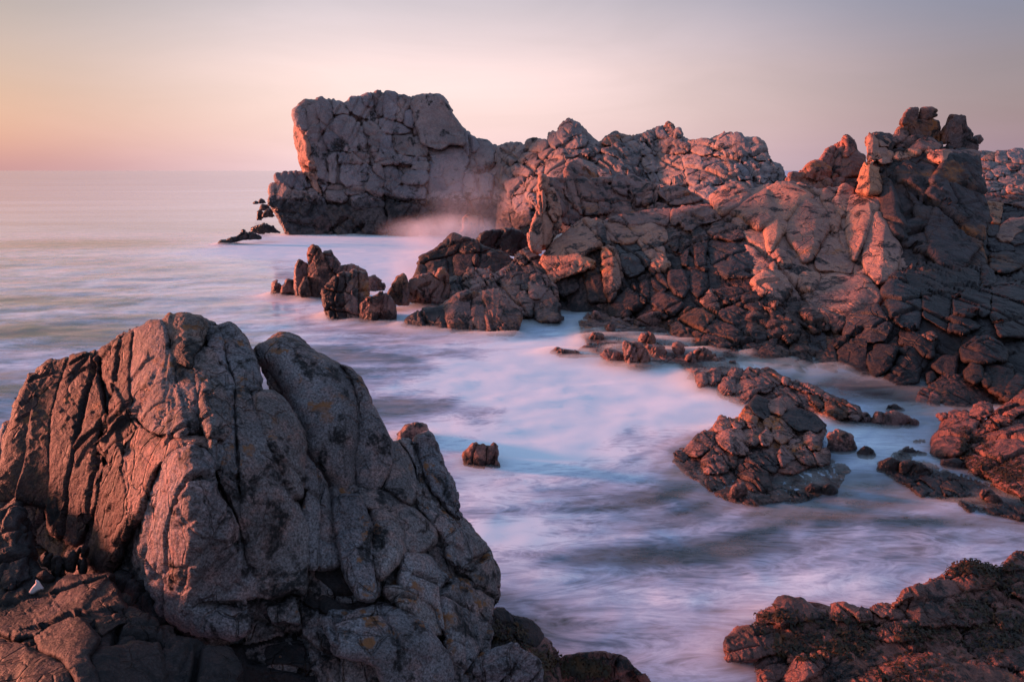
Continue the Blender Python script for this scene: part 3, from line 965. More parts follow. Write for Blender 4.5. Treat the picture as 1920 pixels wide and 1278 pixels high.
# ---- dark cliff wall with orange crown and pinnacles
M_W = M_F
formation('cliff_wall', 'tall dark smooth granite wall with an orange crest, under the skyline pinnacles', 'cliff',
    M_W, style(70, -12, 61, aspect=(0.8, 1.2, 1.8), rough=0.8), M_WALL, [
    ('790,390 860,360 930,460 1000,580 1050,700 940,700 880,600 820,480', {'F': [(-0.5, 0, 0), (0.5, 0, 0.1)]}),
    ('930,440 1000,360 1130,350 1100,460 1040,620 1000,560', {'proud': -6, 'F': [(-0.3, -0.2, 0), (1.4, 0, 0)]}),
    ('1010,640 1040,520 1100,430 1140,368 1250,372 1320,395 1345,520 1360,640 1380,760 1355,920 1230,1080 1090,1070 1020,990 1000,860 1060,700', {'proud': 10, 'facet': 0.3, 'label': 'broad smooth face of the wall', 'lump': 0.15, 'sparse': 0.66, 'F': [(-1.0, 0.0, -0.9), (0.4, -0.1, 0.0), (0.3, 0.5, -0.4)]}),
    ('930,710 1060,705 1070,790 960,785', {'proud': 4}), ('850,930 880,820 950,790 1070,800 1080,980 1000,990 900,960', {'facet': 0.4}),
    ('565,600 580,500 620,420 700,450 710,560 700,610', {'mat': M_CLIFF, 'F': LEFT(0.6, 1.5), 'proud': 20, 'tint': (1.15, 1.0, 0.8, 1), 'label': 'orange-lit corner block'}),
    ('620,400 630,300 660,250 700,245 700,330 690,400 650,440', {'mat': M_CLIFF, 'F': LEFT(0.6, 1.0)}), ('690,270 740,255 780,290 770,320 710,320', {'mat': M_CLIFF}),
    ('700,450 760,500 800,640 800,760 840,830 870,920 800,880 740,760 710,640', {'proud': 6}), ('690,330 740,320 780,360 780,420 720,430 680,400', {'mat': M_CLIFF}),
    ('800,320 850,270 930,250 1040,270 1090,310 1070,340 960,340 880,350', {'mat': M_SLAB}), ('795,250 830,200 880,230 870,260 810,300 780,280', {'mat': M_SLAB}),
    ('1090,350 1310,350 1330,420 1240,380 1130,350', {'mat': M_SLAB}),
    ('820,350 900,345 960,350 900,400 840,410 800,390', {'mat': M_CLIFF}), ('1000,350 1130,345 1180,380 1100,420 1010,400', {'mat': M_CLIFF, 'proud': 8})],
    core='570,600 585,500 625,400 640,300 665,255 740,262 790,262 840,260 930,245 1040,262 1095,320 1310,352 1340,520 1360,640 1380,780 1360,1100 900,1250 800,1000 740,800 690,620', T=Z5, core_T=160)
formation('stone_pinnacles', 'cluster of dark upright stones balanced on the skyline above the dark cliff wall', 'rock pinnacle',
    [(1700, 220, 32), (1720, 280, 32), (1800, 240, 32), (1830, 280, 32)], style(40, -10, 67, aspect=(0.8, 1, 1.6)), M_SLAB, [
    ('830,180 850,140 880,90 940,77 943,130 930,160 890,182', {'T': 22, 'grow': 0.3, 'r': 3, 'cut': 0.04}), ('955,146 960,110 970,80 1030,75 1068,90 1045,112 1068,122 1020,140 990,150', {'T': 22, 'cut': 0.04, 'grow': 0.3, 'r': 3}),
    ('860,190 930,160 1020,150 1070,170 1080,290 1000,300 900,270', {'T': 40}),
    ('1085,300 1085,240 1130,170 1150,122 1245,125 1250,190 1280,220 1220,260 1160,290', {'T': 40, 'cut': 0.05, 'grow': 0.3, 'r': 3}),
    ('1110,340 1160,280 1220,255 1260,195 1290,240 1285,262 1315,265 1320,250 1345,250 1345,280 1325,310 1310,360 1180,360', {'T': 40, 'cut': 0.05, 'grow': 0.3, 'r': 3}),
    ('795,260 830,205 880,180 900,260 850,290', {'T': 30})], T=Z5, part='pinnacle_stone')
formation('pyramid_rock', 'sharp red pyramid-shaped rock with a small upright tip, on the skyline', 'rock peak',
    [(1500, 340, 33), (1560, 270, 35), (1620, 310, 34)], style(50, 40, 71, aspect=(0.8, 1, 1.5)), M_CLIFF, [
    ('210,500 330,400 380,330 470,290 480,380 460,450 440,530 300,535', {'F': [(-0.5, -0.6, 0), (0.7, 0.1, 0)], 'tint': (1.0, 0.8, 0.78, 1)}),
    ('465,300 480,270 494,247 540,290 548,345 500,385 475,380', {'tint': (0.9, 0.72, 0.7, 1)}), ('480,385 550,345 600,380 612,430 600,490 440,530 460,450', {'tint': (0.7, 0.62, 0.64, 1)}),
    ('130,530 150,495 200,510 215,560 150,570', {'tint': (0.8, 0.7, 0.7, 1)}), ('270,570 330,530 560,530 600,610 460,600 380,590 290,610', {'mat': M_SLAB})],
    core='200,520 330,405 380,335 470,295 494,260 540,295 548,350 600,385 615,480 610,620 230,620 120,560', T=Z5, core_T=60)
formation('far_right_ridge', 'low rubbly rock ridge at the right edge beyond the cliff wall', 'rock ridge',
    [(1830, 290, 44), (1920, 280, 44), (1850, 360, 38), (1920, 350, 38)], style(30, -6, 73, aspect=(1, 1, 0.8)), M_RIDGE, [
    ('130,125 170,110 200,130 190,160 140,160', {'Z': ZF}), ('170,160 200,130 270,120 290,140 260,180 200,180', {'Z': ZF, 'mat': M_CLIFF}),
    ('290,115 340,100 380,120 370,190 290,180', {'Z': ZF}), ('380,105 440,85 500,90 520,150 440,170 390,150', {'Z': ZF}),
    ('150,190 240,180 280,210 260,240 170,235', {'Z': ZF}), ('240,235 380,220 400,290 280,300', {'Z': ZF}), ('370,210 430,195 480,220 470,250 400,250', {'Z': ZF, 'mat': M_SLAB}),
    ('200,290 240,260 270,300 250,325 200,320', {'Z': ZF}), ('150,290 190,280 200,330 150,330', {'Z': ZF}), ('300,320 420,300 530,310 530,380 330,400', {'Z': ZF}),
    ('410,160 470,150 530,160 530,200 430,195', {'Z': ZF}), ('160,360 300,340 330,400 170,430', {'Z': ZF})],
    core='1290,370 1360,352 1420,362 1520,348 1700,340 1950,352 2300,330 2700,350 3000,390 3000,760 1700,720 1340,700', T=Z5, core_T=120, core_back=8)

# ---- right flank, dark lower rocks
M_R = [(1850, 400, 32), (1920, 400, 31), (1860, 470, 27), (1920, 480, 26), (1700, 560, 20.5), (1800, 600, 19), (1900, 600, 19), (1660, 640, 18.8), (1640, 708, 18.0), (1760, 700, 17.5), (1900, 700, 16.5), (1760, 770, 15.5), (1900, 800, 14.5)]
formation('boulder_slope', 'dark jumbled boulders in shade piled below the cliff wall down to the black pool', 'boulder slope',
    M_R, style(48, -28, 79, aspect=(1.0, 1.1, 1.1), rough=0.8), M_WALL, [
    ('370,395 430,370 530,370 530,440 440,440 380,430', {'Z': ZF, 'mat': M_CLIFF, 'proud': 6}), ('310,450 440,440 530,440 530,560 400,520 320,510', {'Z': ZF, 'mat': M_SLAB}),
    ('190,530 230,505 290,510 350,520 330,600 310,680 240,660 200,620', {'Z': ZF, 'mat': M_CLIFF, 'F': LEFT(0.4, 1.2), 'proud': 12, 'tint': (1.15, 1, 0.75, 1)}),
    ('335,560 370,530 440,560 500,610 440,660 380,650 330,690', {'Z': ZF}), ('290,780 330,700 400,640 530,640 530,730 440,760 400,820 320,820', {'Z': ZF, 'mat': M_CLIFF, 'proud': 8, 'F': LEFT(0.7)}),
    ('400,830 400,790 450,750 530,730 530,830 440,850', {'Z': ZF, 'mat': M_SLAB, 'F': LEFT(0.7)}), ('220,660 290,670 310,760 230,780', {'Z': ZF}),
    ('180,460 320,440 340,480 300,500 190,500', {'Z': ZF, 'mat': M_SLAB}), ('220,800 330,820 420,860 430,900 240,900', {'Z': ZF}),
    ('240,930 380,910 490,960 500,1020 380,1070 250,1040', {'Z': ZF, 'proud': 12}), ('180,1000 260,1060 280,1150 190,1180', {'Z': ZF}),
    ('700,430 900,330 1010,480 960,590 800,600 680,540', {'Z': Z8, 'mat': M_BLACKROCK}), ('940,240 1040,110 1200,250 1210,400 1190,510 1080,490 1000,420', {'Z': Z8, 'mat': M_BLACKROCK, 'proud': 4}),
    ('620,620 700,560 840,580 830,700 880,830 700,900 640,860', {'Z': Z8}), ('830,690 900,600 1040,640 1000,760 880,850', {'Z': Z8, 'proud': 12, 'F': [(-0.2, -1.1, 0.2), (-0.2, 0.5, -0.1), (0.8, 0, -0.1)]}),
    ('940,880 1060,700 1150,700 1200,780 1180,880', {'Z': Z8, 'proud': 8, 'F': [(-0.8, -0.6, 0), (0.9, 0, 0)]}), ('1050,650 1130,620 1220,660 1250,720 1220,790 1150,700', {'Z': Z8}),
    ('1060,520 1180,520 1300,580 1290,700 1230,690 1150,620 1050,610', {'Z': Z8}), ('1200,540 1290,525 1310,560 1290,590', {'Z': Z8, 'mat': M_CLIFF, 'tint': (0.8, 0.85, 0.9, 1)}),
    ('1200,240 1420,260 1400,420 1390,520 1220,420', {'Z': Z8}), ('1420,260 1500,240 1700,240 1680,400 1540,420 1440,400', {'Z': Z8, 'proud': 10}),
    ('1700,200 1920,180 1920,560 1760,560 1700,440', {'Z': Z8, 'proud': 8}), ('1410,420 1600,430 1640,480 1500,540 1400,520', {'Z': Z8}),
    ('1480,640 1580,560 1680,560 1800,640 1790,730 1600,740 1500,720', {'Z': Z8, 'proud': 14}), ('1650,760 1830,750 1850,860 1780,980 1680,930', {'Z': Z8}),
    ('1750,990 1870,820 1920,840 1920,900 1830,1000', {'Z': Z8}), ('1510,800 1560,745 1620,770 1640,850 1580,880 1520,850', {'Z': Z8, 'proud': 16, 'tint': (1.6, 1.2, 0.7, 1), 'label': 'round ochre boulder'}),
    ('1620,860 1650,810 1690,850 1670,910', {'Z': Z8, 'proud': 10, 'tint': (1.5, 1.2, 0.7, 1)}), ('1360,700 1460,700 1440,830 1330,800 1290,760', {'Z': Z8}),
    ('1245,820 1290,805 1310,850 1260,880', {'Z': Z8}), ('760,850 800,810 850,820 850,880 780,890', {'Z': Z8, 'proud': 6})],
    core='1840,390 1960,380 2150,395 2420,400 2420,900 1960,870 1850,850 1740,790 1640,760 1560,725 1550,640 1640,620 1690,500 1830,480', T=(0, 0, 1), core_T=120, core_back=20)

formation('leaning_boulders', 'rust-tipped boulder and two leaning slabs at the right end of the black pool', 'boulder',
    [(1740, 760, 15.8), (1800, 730, 16.2), (1860, 760, 15.5), (1760, 790, 14.8)], style(30, 25, 83), M_WEED, [
    ('1115,1075 1220,915 1290,930 1200,1095', {'F': [(-1, 0, 0), (1, 0, 0)], 'proud': 10}), ('1200,1100 1290,935 1335,970 1330,1060 1240,1130', {'F': [(-1, 0, 0), (0.8, 0, 0)], 'proud': 12}),
    ('1260,900 1380,820 1500,830 1640,900 1720,980 1640,1100 1480,1110 1340,1020 1320,960', {'mat': M_SLAB, 'proud': 0}),
    ('1255,920 1290,880 1380,890 1400,960 1340,1020 1320,965', {'mat': M_CLIFF, 'proud': 4, 'F': LEFT(0.7), 'tint': (1.2, 0.95, 0.55, 1)})], T=Z8)
formation('slope_boulders', 'smooth maroon boulder and long weedy slab sloping to the channel at the right edge', 'boulder',
    [(1760, 840, 12.7), (1850, 790, 13.2), (1920, 740, 14), (1800, 870, 12), (1920, 920, 10.8), (1900, 830, 12)], style(60, 55, 89, rough=0.8), M_WEED, [
    ('1430,590 1432,540 1445,500 1530,395 1610,370 1690,420 1650,500 1600,590 1500,610', {'proud': 20, 'r': 20, 'label': 'rounded maroon boulder'}),
    ('1625,390 1680,325 1740,325 1750,380 1690,420', {'proud': 12}),
    ('1640,520 1680,450 1780,370 1960,240 2300,120 2400,190 1960,350 1700,490', {'proud': 14}), ('1575,600 1640,510 1700,490 1960,345 2400,200 3000,150 3000,1150 1960,870 1800,760 1650,690', {'proud': 4, 'facet': 0.4}),
    ('1460,390 1500,378 1530,400 1480,412', {'Z': Z9, 'proud': 2}), ('1520,372 1560,362 1600,380 1540,402', {'proud': 2})], T=Z9)

# ---- rocks standing in the water, middle distance
formation('spire_rock', 'tallest pointed sea rock, a dark spire with lower steps on its right', 'sea rock',
    [(580, 545, 29.0), (600, 460, 29.6), (680, 530, 30.0)], style(24, 10, 97, aspect=(0.6, 1, 1.6)), M_SEA, [
    ('262,335 272,292 296,270 326,280 380,360 440,460 430,500 380,600 270,610 270,400', {'F': [(-1.4, 0, -0.3), (0.6, -0.2, 0)], 'proud': 8, 'mat': M_CLIFF, 'cut': 0.04, 'grow': 1, 'tint': (0.75, 0.68, 0.66, 1)}), '370,320 410,320 450,370 480,420 520,450 470,460 430,440 390,380',
    '470,410 560,400 600,430 640,450 620,500 500,500', ('210,560 245,480 270,500 290,600 220,600', {'mat': M_CLIFF, 'F': LEFT(0.6)}),
    '520,405 545,398 560,430 530,440'], core='270,330 300,285 350,320 440,420 560,410 640,460 620,540 400,620 280,620', T=Z6, core_T=34, core_back=6)
formation('wedge_rock', 'small dark upright wedge of rock touching the left side of the tallest sea rock', 'sea rock', [(550, 540, 29.5)], style(24, 5, 98), M_SEA,
          ['185,570 185,450 205,370 230,380 262,412 258,500 250,600 190,600'], T=Z6, solo=True)
formation('small_sea_rock', 'tiny dark rock at the far left of the sea rock group, barely above the surf', 'sea rock', [(518, 543, 30)], style(20, 5, 99), M_SEA,
          ['33,590 40,515 65,500 95,540 97,590'], T=Z6, solo=True)
formation('small_sea_rock', 'low dark humped rock between the tiny far-left rock and the wedge', 'sea rock', [(545, 543, 29.8)], style(20, 5, 100), M_SEA,
          ['92,590 100,550 130,495 185,500 192,590'], T=Z6, solo=True)
formation('domed_rock', 'rounded banded sea rock streaked dark and pink, in front of the tallest spire', 'sea rock',
    [(610, 580, 25.2), (690, 560, 25.6), (650, 520, 26)], style(34, 4, 101, aspect=(0.5, 1, 1.8)), M_SEA, [
    ('370,590 372,550 390,520 450,470 490,450 510,500 500,640 515,750 400,750 375,660', {'F': LEFT(0.8), 'proud': 8, 'mat': M_SLAB}), ('505,490 560,440 640,450 652,520 650,620 610,740 520,750 505,600', {'proud': 10}),
    ('510,590 580,560 640,600 620,740 520,750', {'proud': 12})], core='380,560 450,475 560,445 640,460 650,620 610,760 400,760', T=Z6, core_T=40, core_back=6)
formation('peaked_rock', 'low dark peaked rock with bands, right of the rounded banded rock', 'sea rock',
    [(700, 590, 24.6)], style(26, 0, 103, aspect=(0.5, 1, 1.8)), M_SEA, ['600,770 605,660 650,620 740,575 755,600 700,770', '700,770 745,590 765,585 790,600 825,660 830,770'], T=Z6)
formation('small_sea_rock', 'pale low hump showing through the mist behind the rounded banded rock', 'sea rock', [(700, 530, 29)], style(20, 5, 104), M_SEA,
          ['645,560 650,485 690,470 720,485 755,530 755,560'], T=Z6, solo=True)
formation('wedge_rock', 'orange-sided triangular wedge rock between the low peaked rock and the wet slab', 'sea rock',
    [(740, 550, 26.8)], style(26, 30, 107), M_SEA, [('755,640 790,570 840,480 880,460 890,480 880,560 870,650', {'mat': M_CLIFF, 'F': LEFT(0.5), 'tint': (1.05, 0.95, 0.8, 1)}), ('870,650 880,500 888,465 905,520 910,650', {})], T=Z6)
formation('wet_slab_rock', 'flat-topped wet grey rock with rippled surface, right of the orange-sided wedge', 'sea rock',
    [(800, 540, 27.2)], style(26, 30, 109), M_SEA, [('910,630 915,540 925,500 1000,470 1090,450 1110,640', {'F': [(-0.2, -1.2, 0.2), (-0.2, 0.4, 0)]}), ('1060,640 1095,448 1135,423 1165,480 1172,640', {'F': [(-0.3, -0.9, 0), (0.8, 0, 0)]})],
    core='920,640 925,520 1000,480 1090,455 1135,435 1165,490 1165,640', T=Z6, core_T=30)
formation('surf_rock', 'broad dark rock with mist round its foot, behind the wet slab in white surf', 'sea rock',
    [(790, 500, 32.5), (860, 440, 34), (950, 500, 31.5)], style(40, 40, 113), M_SLAB, [
    ('975,395 985,350 1080,310 1130,270 1200,205 1240,220 1250,260 1210,320 1160,340 1080,360', {'F': [(-0.3, -0.9, 0), (0.2, 0.6, 0)]}),
    '1250,240 1280,235 1340,260 1430,300 1380,320 1240,320', '1210,340 1340,340 1340,400 1300,470 1210,470', '1340,350 1420,330 1430,450 1350,480',
    '1020,400 1150,365 1160,460 1040,480', '1410,320 1500,310 1560,350 1580,440 1430,460', '940,500 985,400 1030,420 1020,500'],
    core='930,520 985,390 985,355 1200,212 1250,245 1430,295 1600,380 1560,520 1100,540', T=Z6, core_T=70, core_back=6, part='block')
formation('black_rock', 'long low glistening black rock just behind the broad misty-footed surf rock', 'sea rock',
    [(920, 450, 38)], style(36, 20, 127), M_BLACKROCK, ['1345,250 1400,190 1470,180 1500,250 1470,290 1400,280', '1470,185 1540,175 1640,200 1700,240 1640,310 1500,300'],
    core='1345,260 1400,195 1540,180 1640,205 1710,250 1640,330 1400,320', T=Z6, core_T=60)
formation('misty_boulder', 'pale square boulder veiled by the spray at the foot of the bluff', 'boulder',
    [(885, 420, 50)], style(26, 10, 131), M_CLIFF, [('1255,240 1270,100 1290,85 1390,95 1400,160 1390,260', {'F': LEFT(0.6)}), ('1236,260 1250,180 1275,190 1290,260', {})], T=Z6)
formation('block_pile', 'pile of upright black and red-lit blocks at the water, below the slanted pink slab', 'rock outcrop',
    [(880, 520, 28.5), (1030, 520, 27.5), (960, 600, 24.5), (1040, 590, 24.5)], style(36, 12, 137, aspect=(0.7, 1, 1.4)), M_SEA, [
    ('1265,520 1270,490 1300,425 1330,430 1320,560', {'F': LEFT(0.5), 'mat': M_CLIFF}), ('1320,430 1420,430 1460,470 1400,490 1390,600 1325,600', {'F': [(-0.2, -1.4, 0.3), (-0.5, 0.2, 0)], 'proud': 6}),
    ('1400,620 1400,500 1470,475 1490,530 1480,640', {'F': LEFT(0.5)}), ('1560,400 1600,380 1650,400 1640,530 1580,530 1545,450', {'mat': M_BLACKROCK}),
    ('1680,400 1700,345 1740,340 1800,430 1810,550 1740,560 1690,480', {'mat': M_BLACKROCK}), ('1485,500 1560,470 1620,540 1640,640 1600,700 1520,620', {'F': LEFT(0.8)}),
    ('1690,580 1700,490 1740,455 1800,450 1805,560 1760,620 1690,610', {'proud': 10}), ('1610,600 1650,570 1720,640 1700,730 1640,720', {'proud': 12}),
    ('1720,620 1860,560 1880,760 1730,760', {}), ('1640,410 1700,420 1690,560 1640,560', {'mat': M_BLACKROCK}), ('1600,330 1700,290 1740,340 1660,400 1600,380', {'mat': M_BLACKROCK}),
    ('1175,520 1180,490 1240,485 1270,540 1240,580 1190,580', {'mat': M_BLACKROCK}), ('1185,600 1195,560 1260,545 1330,575 1300,620', {})],
    core='1320,480 1440,460 1550,420 1600,370 1700,330 1790,420 1870,560 1900,780 1700,780 1560,720 1420,640 1330,620', T=Z6, core_T=50, core_back=8)
formation('banded_rock', 'smooth brown slab split in three by upright cracks, in front of the block pile', 'sea rock',
    [(820, 590, 24), (930, 620, 23), (960, 560, 24.2)], style(44, 6, 139, aspect=(0.8, 1, 1.3), rough=0.7), M_SEA, [
    ('1142,660 1200,600 1290,575 1320,600 1310,700 1340,890 1200,870 1160,760', {'proud': 8}), ('1320,592 1380,580 1400,640 1430,890 1340,890 1315,700', {'proud': 4}),
    ('1390,572 1470,558 1520,610 1620,680 1632,745 1570,870 1440,890 1400,650', {'proud': 8}), ('870,790 900,760 1000,690 1140,655 1160,820 1000,830', {'proud': 0, 'mat': M_BLACKROCK}),
    ('1070,800 1110,750 1150,760 1170,850 1090,850', {'mat': M_BLACKROCK})],
    core='880,810 1000,700 1140,662 1200,610 1290,580 1470,566 1620,690 1620,760 1560,900 1200,900', T=Z6, core_T=50, core_back=8)

# ---- flat rocks off the left end of the headland
for s_, d_, lab in [
    ('85,1060 82,1030 140,985 240,985 330,935 420,930 470,880 500,850 640,840 760,860 880,920 880,960 400,1010 200,1060', 52, 'long low black reef tapering left, nearest of the flat rocks off the bluff'),
    ('520,850 525,805 550,793 585,810 590,850', 53, 'tiny black knob on the tip of the long low reef'),
    ('685,830 690,760 760,730 880,700 1100,720 1160,800 1250,850 900,860', 53.5, 'flat pinkish rock shelf touching the left foot of the bluff'),
    ('885,720 900,680 940,662 990,680 1020,718 1000,740 900,740', 55, 'small black dome stone lying on the flat pinkish shelf'),
    ('800,610 815,500 820,455 860,440 900,470 910,560 890,610', 66, 'dark-capped misty rock, left one of the pair beside the bluff'),
    ('900,560 940,470 1000,415 1060,420 1110,490 1130,560', 64, 'pink misty rock, right one of the pair beside the bluff'),
    ('850,440 880,340 940,325 1000,330 1060,420 1000,440', 72, 'pink-streaked misty rock just above the misty pair beside the bluff'),
    ('840,300 845,260 880,218 930,250 965,290 960,305', 84, 'farthest small peaked rock left of the bluff'),
    ('730,310 780,265 825,285 830,305', 86, 'faint tiny rock left of the farthest peaked rock')]:
    pp = parse(s_, ZE)
    formation('flat_sea_rock' if d_ < 56 else 'distant_sea_rock', lab, 'sea rock', [(500, 400, d_)], style(14, 5, 150 + int(d_)), M_RIDGE if d_ > 56 else M_BLACKROCK,
              [(s_, {'T': 14, 'r': 2.5, 'facet': 0.8, 'step': 1.2} if False else {'T': 14, 'r': 2.5, 'grow': 0.5})], T=ZE, solo=True)

# ---- low pinkish stones along the foot of the shore rocks
RB = [
    ('455,150 510,100 580,170 560,230 500,220', 'pink boulder veiled by mist, highest of the stones below the black blocks'), ('450,345 490,280 560,290 560,370 500,395', 'rough pink stone with a split, left side of the misty stones'),
    ('560,350 630,355 640,400 560,405', 'small flat pink stone touching the rough split stone'), ('600,220 640,200 650,300 600,330', 'narrow pink upright stone above the rough split stone'),
    ('520,60 600,40 640,110 600,160 560,120', 'grey rounded stone at the foot of the black blocks'), ('140,470 150,445 190,403 235,425 205,480', 'dark blunt stone in the mist, leftmost of the low pinkish stones'),
    ('200,425 350,430 410,465 540,480 540,510 200,480', 'long low grey rock trailing right from the leftmost dark nose'), ('362,430 420,385 500,395 545,440 400,460', 'pale pink hump behind the long low grey rock'),
    ('545,455 590,415 640,430 700,440 760,510 740,570 680,560 600,490', 'flat-topped pink rock left of the twin-lobed stone'), ('735,365 750,350 800,355 830,400 850,470 860,600 800,600 750,480', 'left lobe of the twin-lobed stone'),
    ('820,360 880,368 930,430 950,600 885,600 850,460', 'darker right lobe of the twin-lobed stone'), ('870,345 890,295 915,280 970,290 990,400 960,430 900,380', 'upright rounded stone behind the twin-lobed stone'),
    ('930,385 1050,400 1080,450 1010,520 950,450', 'flat bluish-grey rock right of the twin-lobed stone'), ('1140,395 1150,370 1200,360 1230,420 1200,520 1170,450', 'pale knob over the white trickle under the rusty orange block'),
    ('1085,365 1105,345 1135,360 1130,405 1092,400', 'small bright pink knob left of the pale knob'), ('700,200 770,160 830,180 820,240 720,250', 'grey stone pair half lost in spray, under the black rocks'),
    ('840,170 940,130 1040,110 1060,240 960,280 850,260', 'large black wet boulder with a red left edge, below the blocks'), ('1250,490 1270,460 1300,445 1330,520 1335,590 1280,570', 'narrow dark upright stone right of the white trickle'),
    ('1310,430 1380,408 1480,480 1440,560 1340,540', 'broad rounded brown stone under the rusty orange block'), ('1395,560 1450,500 1500,480 1560,560 1480,580', 'low brown stone right of the broad rounded brown one'),
    ('1595,560 1610,510 1645,508 1665,560 1620,600', 'small pointed pink stone near the start of the rock spit'), ('1255,660 1290,610 1340,600 1365,660 1280,680', 'half-drowned grey hump left of the spit'),
    ('1345,710 1380,650 1410,645 1435,710 1375,740', 'half-drowned grey stone beside the first knobs of the spit'), ('1430,610 1470,570 1535,600 1515,670 1440,660', 'round brown knob at the very start of the spit'),
    ('640,430 720,425 740,460 690,470', 'thin pale stone behind the flat-topped pink rock'), ('980,280 1010,255 1040,262 1030,300 990,305', 'tiny salmon pebble in shadow above the misty stones')]
for s_, lab in RB:
    pp = parse(s_, ZB)
    yb = max(q_[1] for q_ in pp)
    formation('shore_boulder', lab, 'boulder', [(0, 0, water_dist(yb - 6))], style(26, 20, 170 + len(lab), rough=1.6, aspect=(0.6, 1, 1.5)), M_REEF,
              [(s_, {'F': [(-1.0, -0.2, 0.1), (0.8, -0.2, 0), (0, -0.9, -0.3)], 'proud': 4, 'T': 26, 'lump': 0.5})], T=ZB, solo=True)

formation('drowned_shelf', 'low half-drowned pink rock shelf joining the misty stones to the cliff foot', 'rock shelf',
    [(x_, y_, water_dist(y_) * 0.970) for x_, y_ in ((1100, 600), (1100, 650), (1200, 600), (1200, 680), (1300, 640), (1300, 690), (1380, 700))],
    style(24, 20, 229, aspect=(0.7, 1, 1)), M_REEF, [
    ('640,120 760,130 840,190 700,240 640,200', {'Z': ZB}), ('380,180 450,190 500,260 460,300 400,260', {'Z': ZB}), ('640,260 700,260 760,330 700,350 640,320', {'Z': ZB}),
    ('960,300 1080,300 1100,350 1000,380', {'Z': ZB}), ('1000,440 1100,420 1160,470 1080,510', {'Z': ZB}), ('1230,420 1310,430 1300,470 1230,480', {'Z': ZB}),
    ('1330,570 1400,580 1420,640 1350,640', {'Z': ZB}), ('1480,500 1580,520 1600,600 1530,590', {'Z': ZB})],
    core='430,130 600,70 720,150 860,150 1020,190 1120,290 1260,360 1420,420 1560,460 1680,540 1650,650 1500,640 1330,640 1180,520 1000,540 850,560 640,500 460,420 380,260', T=ZB, core_T=30, core_back=1)

# ---- the knobbly spit in the middle right
formation('rock_spit', 'knobbly pinkish spit of rounded stones running from the cliff foot into the channel', 'rock reef',
    [(1380, 730, 16.2), (1420, 700, 16.9), (1500, 740, 15.6), (1600, 780, 14.2), (1700, 800, 13.8)], style(24, 40, 181, aspect=(0.8, 1, 1.2), rough=1.4, facet=1.6), M_REEF, [
    ('380,310 400,210 470,180 560,180 600,240 560,270 500,260 440,330', {'proud': 10}), ('400,190 470,138 520,150 500,190 430,210', {}), ('510,160 560,138 600,160 650,215 620,232', {'F': [(-0.3, -1, 0.1), (0.7, 0.3, 0)]}),
    ('650,190 680,200 665,235 640,225', {}), ('302,240 340,190 390,190 390,275 330,285', {'proud': 8}), ('350,170 380,140 430,150 420,190 360,190', {}),
    ('665,230 720,208 800,230 870,270 905,300 830,290 750,262', {}), ('780,290 830,280 862,340 835,366 790,330', {'mat': M_CLIFF, 'tint': (1.1, 0.95, 0.7, 1)}),
    ('860,350 890,310 960,310 1000,330 990,395 960,410 880,372', {'mat': M_CLIFF, 'proud': 6, 'tint': (1.1, 0.95, 0.75, 1)}), ('985,330 1040,350 1062,390 1040,420 990,400', {}),
    ('590,262 650,235 720,290 740,330 690,345 620,295', {}), ('505,275 570,260 640,300 690,340 650,355 560,322', {}), ('240,175 290,145 320,160 310,210 260,230', {}), ('180,180 230,165 250,220 200,240', {})],
    core='300,260 400,195 480,150 600,165 700,225 870,275 960,315 1070,400 960,430 860,390 740,350 600,320 480,330 380,330 300,290', T=Z9, core_T=40, core_back=12)
formation('rock_reef', 'cluster of dark banded and knobbly rocks in the swirl at centre right, water all round', 'rock reef',
    [(1400, 760, 14.15), (1320, 850, 12.3), (1420, 900, 11.3), (1500, 780, 13.85), (1540, 850, 12.25), (1400, 935, 10.95), (1260, 850, 12.8)], style(22, 35, 191, aspect=(0.6, 1, 1.4), rough=1.5, facet=1.7), M_REEF, [
    ('415,410 450,340 500,350 520,400 470,430 430,430', {'F': LEFT(0.8)}), ('460,340 500,290 560,310 592,370 560,420 500,390', {'mat': M_BLACKROCK, 'proud': 6}), ('560,330 640,300 662,350 640,392 580,372', {'proud': 6}),
    ('620,390 700,350 800,380 870,450 820,480 720,470', {'mat': M_BLACKROCK}), ('278,450 310,395 370,410 382,440 330,475 290,475', {'F': LEFT(0.6)}), ('370,432 430,408 445,450 395,465', {}),
    ('280,505 330,470 420,460 470,560 450,600 400,600 330,560', {'proud': 8}), ('330,560 400,600 392,665 370,680 350,620', {'mat': M_CLIFF, 'F': LEFT(0.8)}), ('120,580 180,510 230,475 270,490 285,540 200,610 130,600', {'facet': 0.7}),
    ('215,625 290,550 340,600 372,665 300,700 230,700', {'proud': 6}), ('415,470 500,450 535,520 490,555 440,545', {}), ('445,420 480,388 512,400 500,450 460,452', {'proud': 8}), ('520,500 560,458 592,500 570,555 530,545', {'proud': 8}),
    ('580,440 620,408 680,450 705,500 640,545 590,505', {'proud': 6}), ('390,705 400,670 462,608 500,650 560,690 590,790 500,800 420,750', {'F': LEFT(0.7), 'proud': 6, 'mat': M_SLAB}),
    ('460,605 560,590 620,640 600,695 510,655', {'mat': M_BLACKROCK}), ('613,590 640,550 692,560 712,622 640,665', {'proud': 6}), ('670,522 720,508 800,600 820,655 750,645 700,595', {}),
    ('748,500 790,473 832,510 842,575 780,565', {'proud': 8}), ('800,590 880,560 892,645 840,660', {}), ('600,660 700,640 780,660 700,700 620,690', {'mat': M_WEED}), ('540,410 600,400 600,450 550,470', {})],
    core='140,600 240,490 300,420 420,400 470,330 560,310 660,320 800,390 870,460 840,600 890,640 760,680 600,760 440,740 300,700 220,690', T=Z9, core_T=46, core_back=15)
